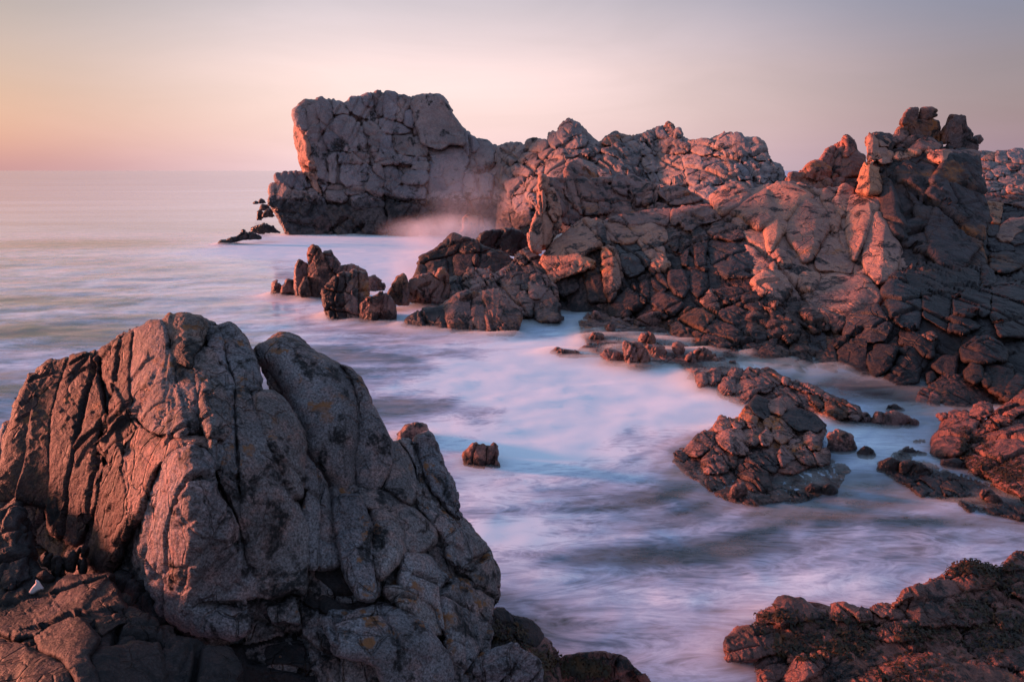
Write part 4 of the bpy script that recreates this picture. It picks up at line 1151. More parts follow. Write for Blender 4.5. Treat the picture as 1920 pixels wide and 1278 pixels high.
formation('drowned_shoal', 'dark shoal just under the surface in the lower right channel, seen through thin foam', 'rock shoal',
    [(x_, y_, water_dist(y_) * 0.990) for x_, y_ in ((1640, 860), (1700, 840), (1780, 900), (1900, 900), (1900, 950), (1750, 930), (1650, 900))],
    style(30, 50, 263, aspect=(0.8, 1, 1), rough=1.4), M_BLACKROCK, [
    ('1300,760 1380,740 1440,790 1380,820', {}), ('1480,760 1560,740 1600,800 1500,820', {}), ('1560,850 1640,820 1720,870 1640,900', {}), ('1230,600 1290,585 1330,620 1280,640', {})],
    core='1130,650 1230,600 1400,640 1600,710 1760,760 1960,880 1960,950 1700,900 1450,830 1250,740', T=Z9, core_T=30, core_back=0)
formation('drowned_ledge', 'dark apron of rock awash round the foot of the banded reef', 'rock shoal',
    [(x_, y_, water_dist(y_) * 0.995) for x_, y_ in ((1270, 860), (1350, 900), (1450, 930), (1560, 890), (1400, 880), (1560, 940))],
    style(28, 40, 265, aspect=(0.7, 1, 1), rough=1.5), M_REEF, [
    ('60,600 110,570 160,600 120,640', {}), ('560,800 640,780 700,830 600,850', {}), ('900,650 960,640 1000,690 930,700', {}), ('220,740 300,720 340,770 260,790', {}), ('640,720 720,700 760,740 680,760', {})],
    core='50,630 200,560 420,640 640,700 900,620 1000,660 940,780 760,850 480,870 300,830 150,730', T=Z9, core_T=30, core_back=0)
for s_, lab, dz in [
    ('350,840 380,770 430,750 455,790 400,850', 'small brown stone at the front tip of the banded reef', 0), ('880,575 885,490 930,472 1010,500 1032,570 960,610', 'brown twin-humped stone just right of the banded reef', 0),
    ('1040,590 1080,553 1132,600 1110,640 1050,640', 'low stone in the rapid right of the twin-humped stone', 0), ('765,810 770,775 800,758 852,770 845,820', 'left of two small rounded stones awash below the reef', 0),
    ('850,820 850,772 890,755 928,790 905,825', 'right of two small rounded stones awash below the reef', 0), ('1120,430 1140,380 1240,368 1352,430 1340,478 1200,470', 'weedy dark brown flat rock at the end of the spit', 0),
    ('1185,372 1200,342 1240,333 1285,365 1240,382', 'small drowned stone in the upper channel', 0), ('1035,430 1040,408 1080,383 1122,420 1112,465 1060,450', 'pink knob at the downstream end of the spit', 0),
    ('1145,690 1160,640 1220,618 1270,640 1260,710', 'dark rounded rock awash in the lower right channel, left one', 0), ('1260,700 1270,645 1330,635 1380,650 1440,690 1380,730', 'dark rounded rock awash in the lower right channel, right one', 0),
    ('1480,650 1490,630 1560,622 1630,665 1540,690', 'dark wet rock under the maroon boulder at the channel edge', 0), ('1690,810 1700,788 1740,788 1850,880 1750,890', 'drowned reddish rock near the right edge below the weedy slab', 0),
    ('1240,600 1300,560 1400,590 1410,620 1300,620', 'thin line of dark rock breaking the channel flow', 0), ('1330,540 1360,525 1410,535 1400,555 1340,555', 'tiny dark rock in the channel below the weedy flat rock', 0)]:
    pp = parse(s_, Z9)
    yb = max(q_[1] for q_ in pp)
    formation('channel_rock', lab, 'sea rock', [(0, 0, water_dist(yb - 5))], style(30, 20, 200 + len(lab)), M_REEF if 'brown' in lab or 'pink' in lab or 'red' in lab else M_BLACKROCK,
              [(s_, {'F': [(-0.7, -0.3, 0.1), (0.6, -0.2, 0), (0, -1.0, -0.1)], 'proud': 0, 'T': 26})], T=Z9, solo=True)
formation('square_sea_rock', 'small square-topped dark rock with two pink-lit corners, alone in open water at centre', 'sea rock',
    [(900, 860, 12.1)], style(20, 8, 211), M_SEA, [('870,880 868,850 884,836 888,832 893,830 896,834 906,832 912,836 920,836 926,831 931,834 934,848 938,880', {'cut': 0.1, 'r': 5, 'rag': 0.12})], solo=True)
formation('misty_boulder', 'pale round boulder awash beyond the right shoulder of the near outcrop', 'sea rock',
    [(775, 810, 13.2)], style(24, 60, 213), M_REEF, [('748,836 748,812 762,797 780,794 798,796 802,810 800,840', {'r': 10})], solo=True)

# ---- bottom right weedy reef
M_B = [(1360, 1200, 7.0), (1450, 1130, 7.4), (1580, 1140, 7.25), (1700, 1130, 7.3), (1780, 1060, 8.0), (1900, 1040, 8.2), (1920, 1160, 7.2), (1700, 1278, 6.3), (1900, 1278, 6.2), (1450, 1278, 6.4)]
formation('weedy_reef', 'reddish brown weed-covered reef low in the water at the bottom right corner', 'rock reef',
    M_B, style(46, 50, 223, aspect=(0.8, 1, 1), rough=1.5, facet=1.5), M_WEED, [
    ('320,550 325,480 420,440 445,385 480,378 540,395 580,390 650,450 740,470 720,520 560,540 400,530', {'proud': 4}), ('130,660 140,620 200,570 330,555 440,590 470,700 300,750 150,750', {'proud': 8}),
    ('745,510 770,430 840,418 930,455 900,500 800,525', {'proud': 4}), ('900,500 950,460 1000,470 1010,530 930,540', {}), ('1000,460 1045,428 1130,440 1210,490 1150,510 1060,500', {}),
    ('1130,440 1200,350 1300,310 1460,265 1560,350 1450,380 1330,370 1240,380', {'proud': 6}), ('1240,390 1330,370 1480,390 1560,480 1500,560 1300,560 1220,480', {'proud': 4}),
    ('1460,260 1500,200 1560,180 1700,190 1780,260 1780,300 1640,330 1560,340', {'proud': 2}), ('1795,215 1800,190 1860,120 1960,105 1960,220', {'proud': 8}),
    ('950,570 1100,540 1250,520 1350,600 1200,640 1000,640', {}), ('480,880 560,740 680,690 760,720 740,800 600,880 560,930 460,930', {'proud': 6}),
    ('850,920 1000,800 1150,760 1250,720 1400,710 1560,790 1650,930 1400,960', {'proud': 14, 'facet': 0.6, 'r': 26, 'label': 'smooth rounded brown boulder at the bottom edge'}), ('1400,480 1600,400 1750,450 1760,520 1600,560 1450,540', {'proud': 2}),
    ('1560,560 1750,560 1920,600 1960,820 1700,780 1560,680', {}), ('1700,230 1800,210 1960,220 1960,390 1780,345', {}), ('1750,470 1850,440 1960,480 1960,590 1780,565', {'proud': 4}),
    ('300,760 440,720 500,720 480,850 380,930 330,900', {'proud': -8})],
    core='140,640 210,580 330,565 335,490 430,450 455,395 540,405 600,410 650,460 745,480 800,430 880,430 940,470 1050,440 1130,450 1200,365 1350,295 1500,215 1550,190 1600,212 1700,195 1800,215 1860,135 1980,120 2300,60 3000,80 3300,200 3300,1300 380,1300 440,820 300,760 150,750',
    T=ZA, core_T=80, core_back=8)

# ---- near outcrop, left
M_O = [(0, 900, 6.0), (30, 720, 6.7), (200, 680, 6.6), (310, 600, 6.4), (340, 700, 5.9), (280, 850, 5.3), (350, 850, 4.95), (360, 1000, 4.7), (440, 620, 6.5), (500, 700, 6.1), (560, 640, 6.9), (560, 850, 5.6),
       (640, 700, 6.6), (730, 850, 6.3), (800, 830, 6.6), (850, 950, 6.2), (920, 1100, 5.9), (700, 950, 5.7), (600, 1000, 5.3), (450, 1100, 4.9), (750, 1200, 4.8), (880, 1250, 5.1), (130, 1000, 5.7), (250, 1050, 5.0)]
RS = 1.0
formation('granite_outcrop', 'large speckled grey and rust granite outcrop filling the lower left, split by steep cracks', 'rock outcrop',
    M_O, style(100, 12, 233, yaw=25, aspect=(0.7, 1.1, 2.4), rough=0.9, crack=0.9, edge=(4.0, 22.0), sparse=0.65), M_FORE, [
    ('0,560 50,400 90,260 170,210 230,200 200,290 180,380 170,500 160,700 60,680 -40,660 -40,600', {'proud': 6, 'facet': 0.5, 'tint': (0.30, 0.19, 0.17, 1)}),  # this and the next three: rust-dark tint, lowered further to mute the sunlight
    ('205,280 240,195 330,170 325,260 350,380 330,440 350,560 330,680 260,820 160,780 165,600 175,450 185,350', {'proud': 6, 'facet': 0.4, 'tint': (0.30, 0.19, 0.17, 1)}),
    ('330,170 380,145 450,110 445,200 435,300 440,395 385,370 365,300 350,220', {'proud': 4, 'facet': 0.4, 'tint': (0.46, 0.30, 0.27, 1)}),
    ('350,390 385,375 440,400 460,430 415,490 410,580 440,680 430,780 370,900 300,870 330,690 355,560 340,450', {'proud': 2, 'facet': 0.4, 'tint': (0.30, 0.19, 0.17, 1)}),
    ('450,110 500,80 540,75 560,130 575,200 580,250 600,310 630,440 610,460 530,455 480,430 445,395 435,300', {'proud': 16, 'F': [(-1.6, 0, -0.7), (0.3, -0.1, 0), (0, -0.9, -0.55)], 'label': 'ridge block with its left edge lit pink'}),
    ('545,75 570,55 620,50 670,60 690,100 680,155 650,190 640,230 600,220 580,250 570,180', {'proud': 8, 'tint': (1.05, 0.9, 0.75, 1)}), ('585,250 600,225 645,235 660,300 655,370 660,440 635,445 610,330', {'proud': 0}),
    ('645,190 680,155 720,180 750,250 760,280 700,265 680,290 665,330 650,260', {'proud': 2}), ('675,290 710,265 745,285 770,370 780,440 750,480 700,460 675,400', {'proud': 20, 'r': 22}),
    ('735,95 770,90 820,140 850,200 862,340 820,290 790,290 770,240 750,160', {'proud': 4}), ('690,100 730,110 750,200 765,250 720,190 690,150', {'proud': -4}),
    ('80,260 100,262 130,300 160,370 200,470 230,560 260,640 310,720 322,760 325,860 290,1000 300,1080 200,1080 170,1030 150,900 120,780 90,640 85,500 75,380', {'Z': Z2, 'proud': 6, 'facet': 0.5}),
    ('0,200 40,190 75,260 78,400 90,560 60,600 20,500 0,420', {'Z': Z2, 'proud': 0}),
    ('145,300 200,288 240,320 290,390 312,440 305,520 305,640 270,640 230,540 200,470 165,370', {'Z': Z2, 'proud': 24, 'r': 18}),
    ('480,760 490,640 540,560 590,510 640,495 680,510 710,570 740,650 780,720 800,800 830,900 848,1000 842,1110 780,1130 640,1100 540,1060 480,970', {'proud': 34, 'r': 26, 'F': [(-1.5, 0.1, -0.22), (0.32, -0.1, 0.0)], 'label': 'tall central buttress, its left side lit orange'}),
    ('400,410 445,395 520,455 640,465 690,470 700,500 640,490 580,510 520,570 500,620 480,700 440,760 420,700 410,600', {'proud': 0, 'tint': (1.05, 0.75, 0.62, 1)}),
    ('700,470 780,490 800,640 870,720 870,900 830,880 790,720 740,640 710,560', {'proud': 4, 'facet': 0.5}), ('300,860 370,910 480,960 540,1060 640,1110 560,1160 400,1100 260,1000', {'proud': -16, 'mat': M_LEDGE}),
    ('305,500 350,540 385,600 400,680 430,760 430,880 330,890 310,700', {'Z': Z2, 'proud': -6, 'facet': 0.5}), ('600,460 640,455 690,530 705,620 680,670 640,650 590,610', {'Z': Z2, 'proud': 2}), ('640,450 670,445 700,500 720,560 700,590', {'Z': Z2}),
    ('680,450 700,435 740,422 765,480 780,520 820,590 848,720 800,680 760,630 730,570 710,520', {'Z': Z2, 'proud': 6, 'F': [(-1.4, 0.4, -0.3), (0.5, -0.4, 0)]}),
    ('700,560 760,640 800,690 790,740 740,700 690,640', {'Z': Z2, 'proud': -10}),
    ('415,660 450,640 495,640 520,690 545,740 545,860 560,990 500,990 460,920 430,800', {'Z': Z2, 'proud': 18}), ('495,625 560,615 640,650 700,700 760,760 760,800 700,840 650,820 655,760 600,690 520,680', {'Z': Z2, 'proud': 6, 'F': [(0, -1.2, 0), (0, 0.4, 0)]}),
    ('545,690 600,690 650,750 655,830 620,880 570,920 545,860', {'Z': Z2, 'proud': 18, 'r': 16}), ('690,650 740,640 800,700 880,780 900,900 840,900 800,850 790,780 740,720', {'Z': Z2, 'proud': 4}),
    ('870,770 930,805 965,880 977,990 945,1080 900,1010 890,930 850,900 860,830', {'Z': Z2, 'proud': 2}), ('655,840 740,850 780,900 900,940 910,1000 945,1080 940,1180 880,1300 820,1300 800,1120 760,1020 640,940', {'Z': Z2, 'proud': 8, 'facet': 0.6}),
    ('590,960 690,960 760,1020 790,1120 740,1110 640,1020', {'Z': Z2, 'proud': 4}), ('375,1060 400,1030 560,1020 640,1030 740,1090 810,1180 830,1310 580,1310 560,1220 420,1170', {'Z': Z2, 'proud': 34, 'r': 16, 'F': [(-0.2, -1.1, 0.05), (-0.6, 0.2, -0.1), (0.3, 0.5, 0)]}),
    ('-10,1190 130,1150 300,1110 350,1310 -10,1310', {'Z': Z2, 'proud': -30, 'mat': M_LEDGE, 'F': [(0.3, -1.2, 0), (0.3, 0.4, 0)]}), ('320,880 450,890 570,1000 560,1030 380,1050 310,1010', {'Z': Z2, 'proud': -45, 'mat': M_LEDGE})],  # set-back blocks coloured dark to stand in for shade in the hollow
    core='-420,1060 -250,900 -130,740 -60,605 53,320 107,249 178,222 329,181 445,107 552,71 614,64 676,78 738,100 783,103 836,169 858,260 900,440 1010,610 1174,640 1299,520 1405,480 1477,569 1526,712 1601,800 1650,943 1637,1050 1640,1316 1600,1560 712,1560 267,1250 -420,1250',
    T=Z1, core_T=170, core_back=50)
formation('tall_boulder', 'tall smooth grey boulder with rusty lichen on top, leaning right of the near outcrop', 'boulder',
    [(500, 640, 6.6), (560, 620, 6.7), (680, 700, 6.5), (620, 900, 5.9), (720, 900, 6.1)], style(120, 14, 239, aspect=(0.9, 1.1, 2.2), rough=0.8, crack=0.7, edge=(4.0, 22.0), sparse=0.72), M_FORE, [
    ('150,165 190,110 240,88 300,108 360,150 430,190 480,230 503,330 500,460 490,640 410,665 390,590 350,540 310,490 310,430 280,350 230,250', {'proud': 22, 'r': 44, 'T': 90, 'F': [(-0.9, 0.3, 0.0), (0.25, -0.55, 0.0), (0.3, 0.3, -0.1)]}),
    ('432,185 455,190 485,205 520,280 560,370 608,460 602,560 570,620 500,610 490,520 505,400 500,300 470,230', {'proud': 4, 'T': 80})],
    core='156,168 240,95 366,156 440,201 531,330 604,467 590,600 440,641 366,586 256,400', T=Z2, core_T=90, core_back=40)

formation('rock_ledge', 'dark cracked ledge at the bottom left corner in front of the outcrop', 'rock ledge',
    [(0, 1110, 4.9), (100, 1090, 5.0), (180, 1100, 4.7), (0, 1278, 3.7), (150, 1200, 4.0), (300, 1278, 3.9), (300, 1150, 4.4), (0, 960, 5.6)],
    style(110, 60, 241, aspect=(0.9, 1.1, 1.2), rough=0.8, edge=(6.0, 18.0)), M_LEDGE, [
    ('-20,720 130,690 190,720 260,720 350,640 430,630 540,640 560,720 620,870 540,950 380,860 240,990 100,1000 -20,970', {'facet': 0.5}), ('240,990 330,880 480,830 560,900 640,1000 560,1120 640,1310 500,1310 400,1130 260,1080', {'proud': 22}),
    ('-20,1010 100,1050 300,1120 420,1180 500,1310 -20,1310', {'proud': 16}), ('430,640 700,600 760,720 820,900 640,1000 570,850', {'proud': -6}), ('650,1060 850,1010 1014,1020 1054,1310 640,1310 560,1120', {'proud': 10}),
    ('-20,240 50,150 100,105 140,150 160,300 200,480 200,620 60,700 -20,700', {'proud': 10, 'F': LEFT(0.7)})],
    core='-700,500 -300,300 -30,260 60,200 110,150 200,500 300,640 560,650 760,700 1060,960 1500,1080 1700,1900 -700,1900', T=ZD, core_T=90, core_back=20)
for s_, lab in [
    ('250,500 290,450 330,470 325,560 270,540', 'knobby dark cobble, leftmost of the row in the hollow under the outcrop'), ('328,500 345,480 380,482 412,530 405,640 340,640', 'upright dark cobble second from left in the hollow'),
    ('408,500 425,450 460,440 492,470 470,580 420,570', 'rounded dark cobble in the middle of the hollow row'), ('472,445 520,403 562,430 545,490 490,475', 'topmost dark cobble of the hollow row'),
    ('488,510 530,488 552,560 525,620 492,570', 'slim pinkish cobble at the right end of the hollow row'), ('228,610 280,575 350,620 310,655', 'flat brown cobble lying in front of the hollow row')]:
    formation('cobble', lab, 'stone', [(0, 0, 5.15 if 'flat' not in lab else 5.0)], style(34, 20, 250 + len(lab)), M_LEDGE, [(s_, {'T': 34, 'r': 10, 'grow': 1})], T=ZD, solo=True,
              group='dark cobbles in the hollow under the outcrop')
formation('pale_wedge', 'small smooth pale wedge shape on the dark ledge at bottom left', 'stone', [(0, 0, 4.85)], style(60, 20, 301, rough=0.1, crack=0.0, amp=0.15),  # pale wedge modelled as a solid piece
          rock_material('pale_smooth', 0.02, (0.62, 0.56, 0.58), (0.55, 0.50, 0.52), (0.6, 0.52, 0.54), bump=0.15, speck=0.04, gloss=0.5),
          [('430,915 500,795 590,690 690,580 660,490 700,475 790,520 840,600 900,700 965,805 880,815 780,850 690,910 600,975 500,985', {'r': 2.5, 'T': 8, 'facet': 0.4, 'cut': 0.1, 'rag': 0.02, 'grow': 0})], T=(30, 1060, 18.26), solo=True)

# ---- bottom centre boulders
formation('weedy_boulder', 'black weed-hung boulder falling away right of the outcrop at the bottom centre', 'boulder',
    [(930, 1150, 6.1), (1030, 1220, 6.2), (960, 1278, 5.5)], style(60, 30, 311, rough=1.2), M_LEDGE, [
    ('290,340 310,315 350,298 400,295 430,330 470,380 500,520 400,560 280,520', {}), ('420,330 460,340 560,380 640,400 720,470 760,550 700,640 520,560', {}),
    ('520,560 700,630 760,550 820,600 860,680 890,760 900,960 600,960', {'mat': M_WEED})],
    core='250,360 350,305 460,345 640,405 760,560 860,690 890,800 950,1500 200,1500 240,600', T=ZC, core_T=60)
formation('grey_boulder', 'angular grey speckled boulder at the bottom edge in front of the black weed-hung one', 'boulder',
    [(950, 1250, 4.9)], style(70, 30, 313, rough=0.8), M_FORE, [('120,960 150,850 180,760 320,680 440,640 510,613 590,660 700,740 742,800 745,980', {'F': [(-0.3, -0.9, 0.1), (0.7, 0.1, 0), (-0.3, 0.4, 0)], 'T': 90})], T=ZC, solo=True)
formation('pink_boulder', 'rounded boulder with a pink sunlit top at the bottom centre edge, water behind it', 'boulder',
    [(1100, 1250, 6.1)], style(70, 40, 317, rough=0.9), M_WEED, [('860,960 880,750 960,712 1080,690 1240,680 1400,700 1520,750 1600,830 1690,910 1740,990', {'F': [(-0.5, -0.7, 0.1), (0.3, -0.9, 0.1), (0, 0.4, 0)], 'T': 90, 'tint': (1.25, 1.05, 1.0, 1)})], T=ZC, solo=True)

# ------------------------------------------------------------------ sea
WL = []                                         # points of rock close to the waterline
for o in SC.objects:
    if o.type == 'MESH':
        n_ = len(o.data.vertices)
        a = np.empty(n_ * 3, np.float32)
        o.data.vertices.foreach_get('co', a)
        a = a.reshape(-1, 3)
        l = o.location + (o.parent.location if o.parent else Vector())
        a = a + np.array(l, np.float32)
        WL.append(a[(np.abs(a[:, 2]) < 0.18) & (a[:, 1] < 90) & (a[:, 1] > 3)])
WL = np.concatenate(WL)
GX0, GY0, GS, GNX, GNY = -45.0, 3.0, 0.12, 760, 560
occ = np.zeros((GNY, GNX))
ix = ((WL[:, 0] - GX0) / GS).astype(int)
iy = ((WL[:, 1] - GY0) / GS).astype(int)
ok = (ix >= 0) & (ix < GNX) & (iy >= 0) & (iy < GNY)
occ[iy[ok], ix[ok]] = 1


def blur(a, s):
    n_ = int(s * 3)
    k = np.exp(-(np.arange(-n_, n_ + 1) ** 2) / (2 * s * s))
    k /= k.sum()
    a = np.apply_along_axis(lambda v: np.convolve(v, k, 'same'), 0, a)
    return np.apply_along_axis(lambda v: np.convolve(v, k, 'same'), 1, a)


prox_s = blur(occ, 2.5)
prox_s = np.clip(prox_s * 3.0, 0, 1)
prox_l = np.clip(blur(occ, 9.0) * 3.5, 0, 1)


def sample(g, x, y):
    fx = np.clip((x - GX0) / GS, 0, GNX - 1.001)
    fy = np.clip((y - GY0) / GS, 0, GNY - 1.001)
    i, j = fx.astype(int), fy.astype(int)
    u, v = fx - i, fy - j
    r_ = (g[j, i] * (1 - u) + g[j, i + 1] * u) * (1 - v) + (g[j + 1, i] * (1 - u) + g[j + 1, i + 1] * u) * v
    inside_ = (x > GX0) & (x < GX0 + GS * GNX) & (y > GY0) & (y < GY0 + GS * GNY)
    return np.where(inside_, r_, 0)


# churned patches: where, how wide (photo rows/columns turned into metres on the water) and how white
PATCH = [(640, 458, 160, 18, .8), (800, 470, 100, 22, .7), (730, 505, 90, 24, .5), (560, 570, 160, 24, .3), (800, 560, 90, 20, .5), (1010, 590, 70, 18, .25), (1060, 640, 130, 22, .15),
         (1160, 715, 190, 40, 1.0), (1300, 770, 90, 26, .5), (1000, 690, 150, 34, .5), (970, 840, 150, 40, .5), (1150, 850, 120, 40, .12), (930, 960, 100, 50, .5), (1000, 1050, 120, 50, .12),
         (1560, 815, 80, 18, .5), (1640, 745, 60, 12, .2), (1700, 860, 90, 16, .2), (1790, 905, 90, 12, .15), (1300, 960, 160, 50, -.05), (1500, 1040, 220, 30, .05), (1250, 1150, 200, 60, -.02),
         (1740, 940, 130, 34, -.35), (1440, 930, 130, 26, -.25), (1620, 728, 110, 12, -.5), (1730, 735, 70, 14, -.5), (100, 628, 150, 12, -.6), (60, 560, 120, 8, -.3), (200, 455, 160, 7, -.35), (330, 500, 120, 8, -.25), (1200, 745, 70, 12, -.4), (760, 640, 100, 30, -.05),
         (1180, 1050, 200, 40, -.12), (1650, 1010, 200, 30, -.1), (300, 520, 200, 30, .1), (620, 640, 160, 30, .05), (1330, 850, 40, 20, -.15), (1800, 780, 90, 30, -.15)]


def foam(x, y):
    f = np.full(x.shape, 0.47)
    for px, py, rx, ry, a_ in PATCH:
        D_ = water_dist(py)
        X_ = (px - CX) / FPX * D_ * 1.0
        sx = rx / FPX * D_
        sy = abs(water_dist(py - ry) - water_dist(py + ry)) / 2
        f = f + a_ * np.exp(-0.5 * (((x - X_) / sx) ** 2 + ((y - D_) / sy) ** 2))
    p = np.stack([x, y, np.zeros_like(x)], -1)
    w = np.stack([fbm(p * 0.16 + 7, 2, 501), fbm(p * 0.16 + 3, 2, 502), np.zeros_like(x)], -1)
    q = p + w * 2.2
    th = 0.35
    q = q @ np.array([[math.cos(th), -math.sin(th), 0], [math.sin(th), math.cos(th), 0], [0, 0, 1]])
    s1 = fbm(q * np.array([0.35, 0.85, 1]), 4, 503)
    s2 = fbm(q * np.array([0.9, 2.6, 1]) + w * 2, 4, 505)
    near = np.clip((60 - y) / 45, 0, 1)
    f = f + near * (0.46 * s1 + 0.34 * s2) + (1 - near) * 0.20
    return f


rows = np.concatenate([np.geomspace(2.5, 80, 330), np.geomspace(82, 30000, 50)])
cols = np.concatenate([np.linspace(-2.6, -0.9, 20)[:-1], np.linspace(-0.9, 0.9, 340), np.linspace(0.9, 2.6, 20)[1:]])
YY, TT = np.meshgrid(rows, cols, indexing='ij')
XX = YY * TT


def grid_mesh(name, X, Y, Z):
    h_, w_ = X.shape
    V = np.stack([X, Y, Z], -1).reshape(-1, 3)
    idx = np.arange(h_ * w_).reshape(h_, w_)
    q = np.stack([idx[:-1, :-1], idx[:-1, 1:], idx[1:, 1:], idx[1:, :-1]], -1).reshape(-1, 4)
    return V, q, idx


def make_mesh(name, V, q, sm=True):
    me = bpy.data.meshes.new(name)
    me.vertices.add(len(V))
    me.vertices.foreach_set('co', np.asarray(V, np.float32).ravel())
    me.loops.add(len(q) * 4)
    me.loops.foreach_set('vertex_index', np.asarray(q, np.int32).ravel())
    me.polygons.add(len(q))
    me.polygons.foreach_set('loop_start', (np.arange(len(q)) * 4).astype(np.int32))
    me.update(calc_edges=True)
    me.polygons.foreach_set('use_smooth', np.full(len(q), sm))
    return me


xf, yf = XX.ravel(), YY.ravel()
FO = foam(xf, yf)
p3 = np.stack([xf, yf, 0 * xf], -1)
nearf = np.clip((70 - yf) / 50, 0, 1)
ZW = nearf * (0.05 * fbm(p3 * np.array([0.5, 0.9, 1]), 3, 520) + 0.012 * fbm(p3 * np.array([2.0, 4.0, 1]), 2, 521))
V, q, _ = grid_mesh('sea', XX, YY, ZW.reshape(XX.shape))
me = make_mesh('sea', V, q)
at = me.attributes.new('churn', 'FLOAT', 'POINT')
at.data.foreach_set('value', FO.astype(np.float32))
at = me.attributes.new('calm', 'FLOAT', 'POINT')
at.data.foreach_set('value', (np.clip((yf - 10 - np.maximum(xf + 7, 0) * 4) / 18, 0, 1) * np.clip(1 - (FO - 0.78) * 2.5, 0, 1)).astype(np.float32))
sea = bpy.data.objects.new('sea', me)
SC.collection.objects.link(sea)
sea['kind'] = 'structure'

m = bpy.data.materials.new('long_swell_water')
m.use_nodes = True
t = m.node_tree
t.nodes.clear()
o_ = N(t, 'ShaderNodeOutputMaterial')
b_ = N(t, 'ShaderNodeBsdfPrincipled')
t.links.new(b_.outputs[0], o_.inputs[0])
att = N(t, 'ShaderNodeAttribute', attribute_name='churn')
geo = N(t, 'ShaderNodeNewGeometry')


def tn(scale3, scale, detail, dist, rot=0.3):
    mp_ = N(t, 'ShaderNodeMapping', inp={'Scale': scale3, 'Rotation': (0, 0, rot)})
    t.links.new(geo.outputs['Position'], mp_.inputs[0])
    n = N(t, 'ShaderNodeTexNoise', inp={'Scale': scale, 'Detail': detail, 'Roughness': 0.6, 'Distortion': dist})
    t.links.new(mp_.outputs[0], n.inputs['Vector'])
    return n.outputs[0]


def mth(op, a, b=None):
    n = N(t, 'ShaderNodeMath', operation=op)
    for i_, v in enumerate((a, b)):
        if v is None:
            continue
        if isinstance(v, (int, float)):
            n.inputs[i_].default_value = v
        else:
            t.links.new(v, n.inputs[i_])
    return n.outputs[0]


nA = tn((0.5, 1.6, 1), 0.9, 6, 1.2)
nB = tn((0.010, 0.05, 1), 1.0, 6, 1.5, 0.05)
nC = tn((1.4, 4.0, 1), 2.2, 5, 0.8)
nD = tn((0.55, 1.5, 1), 1.3, 5, 3.2, -0.25)
wisp = mth('SUBTRACT', 1.0, mth('MULTIPLY', mth('ABSOLUTE', mth('SUBTRACT', nD, 0.5)), 5.0))
v = mth('ADD', att.outputs['Fac'], mth('MULTIPLY', mth('SUBTRACT', nA, 0.5), 0.55))
v = mth('ADD', v, mth('MULTIPLY', mth('SUBTRACT', nB, 0.5), 0.85))
v = mth('ADD', v, mth('MULTIPLY', mth('SUBTRACT', nC, 0.5), 0.34))
v = mth('ADD', v, mth('MULTIPLY', mth('SUBTRACT', wisp, 0.45), 0.24))
cr = ramp(t, [(0.02, (0.012, 0.014, 0.022)), (0.22, (0.045, 0.065, 0.09)), (0.45, (0.15, 0.195, 0.28)), (0.7, (0.40, 0.48, 0.64)), (0.98, (0.80, 0.90, 1.0))], 'LINEAR')
t.links.new(v, cr.inputs[0])
t.links.new(cr.outputs[0], b_.inputs['Base Color'])
rr = N(t, 'ShaderNodeMapRange', inp={1: 0.1, 2: 0.7, 3: 0.22, 4: 0.62})
t.links.new(v, rr.inputs[0])
calm = N(t, 'ShaderNodeAttribute', attribute_name='calm')
rmx = N(t, 'ShaderNodeMix', data_type='FLOAT', inp={3: 0.13})
t.links.new(calm.outputs['Fac'], rmx.inputs[0])
t.links.new(rr.outputs[0], rmx.inputs[2])
t.links.new(rmx.outputs[0], b_.inputs['Roughness'])
spn = N(t, 'ShaderNodeMapRange', inp={1: 0.45, 2: 0.95, 3: 0.5, 4: 0.08})
t.links.new(v, spn.inputs[0])
t.links.new(spn.outputs[0], b_.inputs['Specular IOR Level'])
bmp = N(t, 'ShaderNodeBump', inp={'Distance': 0.08})
bst = N(t, 'ShaderNodeMapRange', inp={1: 0.0, 2: 0.6, 3: 0.14, 4: 0.0})
t.links.new(calm.outputs['Fac'], bst.inputs[0])
t.links.new(bst.outputs[0], bmp.inputs['Strength'])
t.links.new(nA, bmp.inputs['Height'])
t.links.new(bmp.outputs[0], b_.inputs['Normal'])
me.materials.append(m)

# sea bed below, so the sea is not a floating sheet
bed = bpy.data.objects.new('seabed', make_mesh('seabed', [(-40000, -60, -3), (40000, -60, -3), (40000, 40000, -3), (-40000, 40000, -3)], [(0, 1, 2, 3)]))
bed['kind'] = 'structure'
mb = bpy.data.materials.new('seabed_rock')
mb.use_nodes = True
mb.node_tree.nodes['Principled BSDF'].inputs['Base Color'].default_value = (0.05, 0.05, 0.055, 1)
bed.data.materials.append(mb)
SC.collection.objects.link(bed)

# ------------------------------------------------------------------ mist lying on the churned water
def volume_mat(name, density, color, noise=None, aniso=0.0):
    m = bpy.data.materials.new(name)
    m.use_nodes = True
    t = m.node_tree
    t.nodes.clear()
    o = N(t, 'ShaderNodeOutputMaterial')
    v = N(t, 'ShaderNodeVolumePrincipled')
    v.inputs['Color'].default_value = (*color, 1)
    v.inputs['Density'].default_value = density
    v.inputs['Anisotropy'].default_value = aniso
    t.links.new(v.outputs[0], o.inputs['Volume'])
    if noise:
        noise(t, v)
    return m


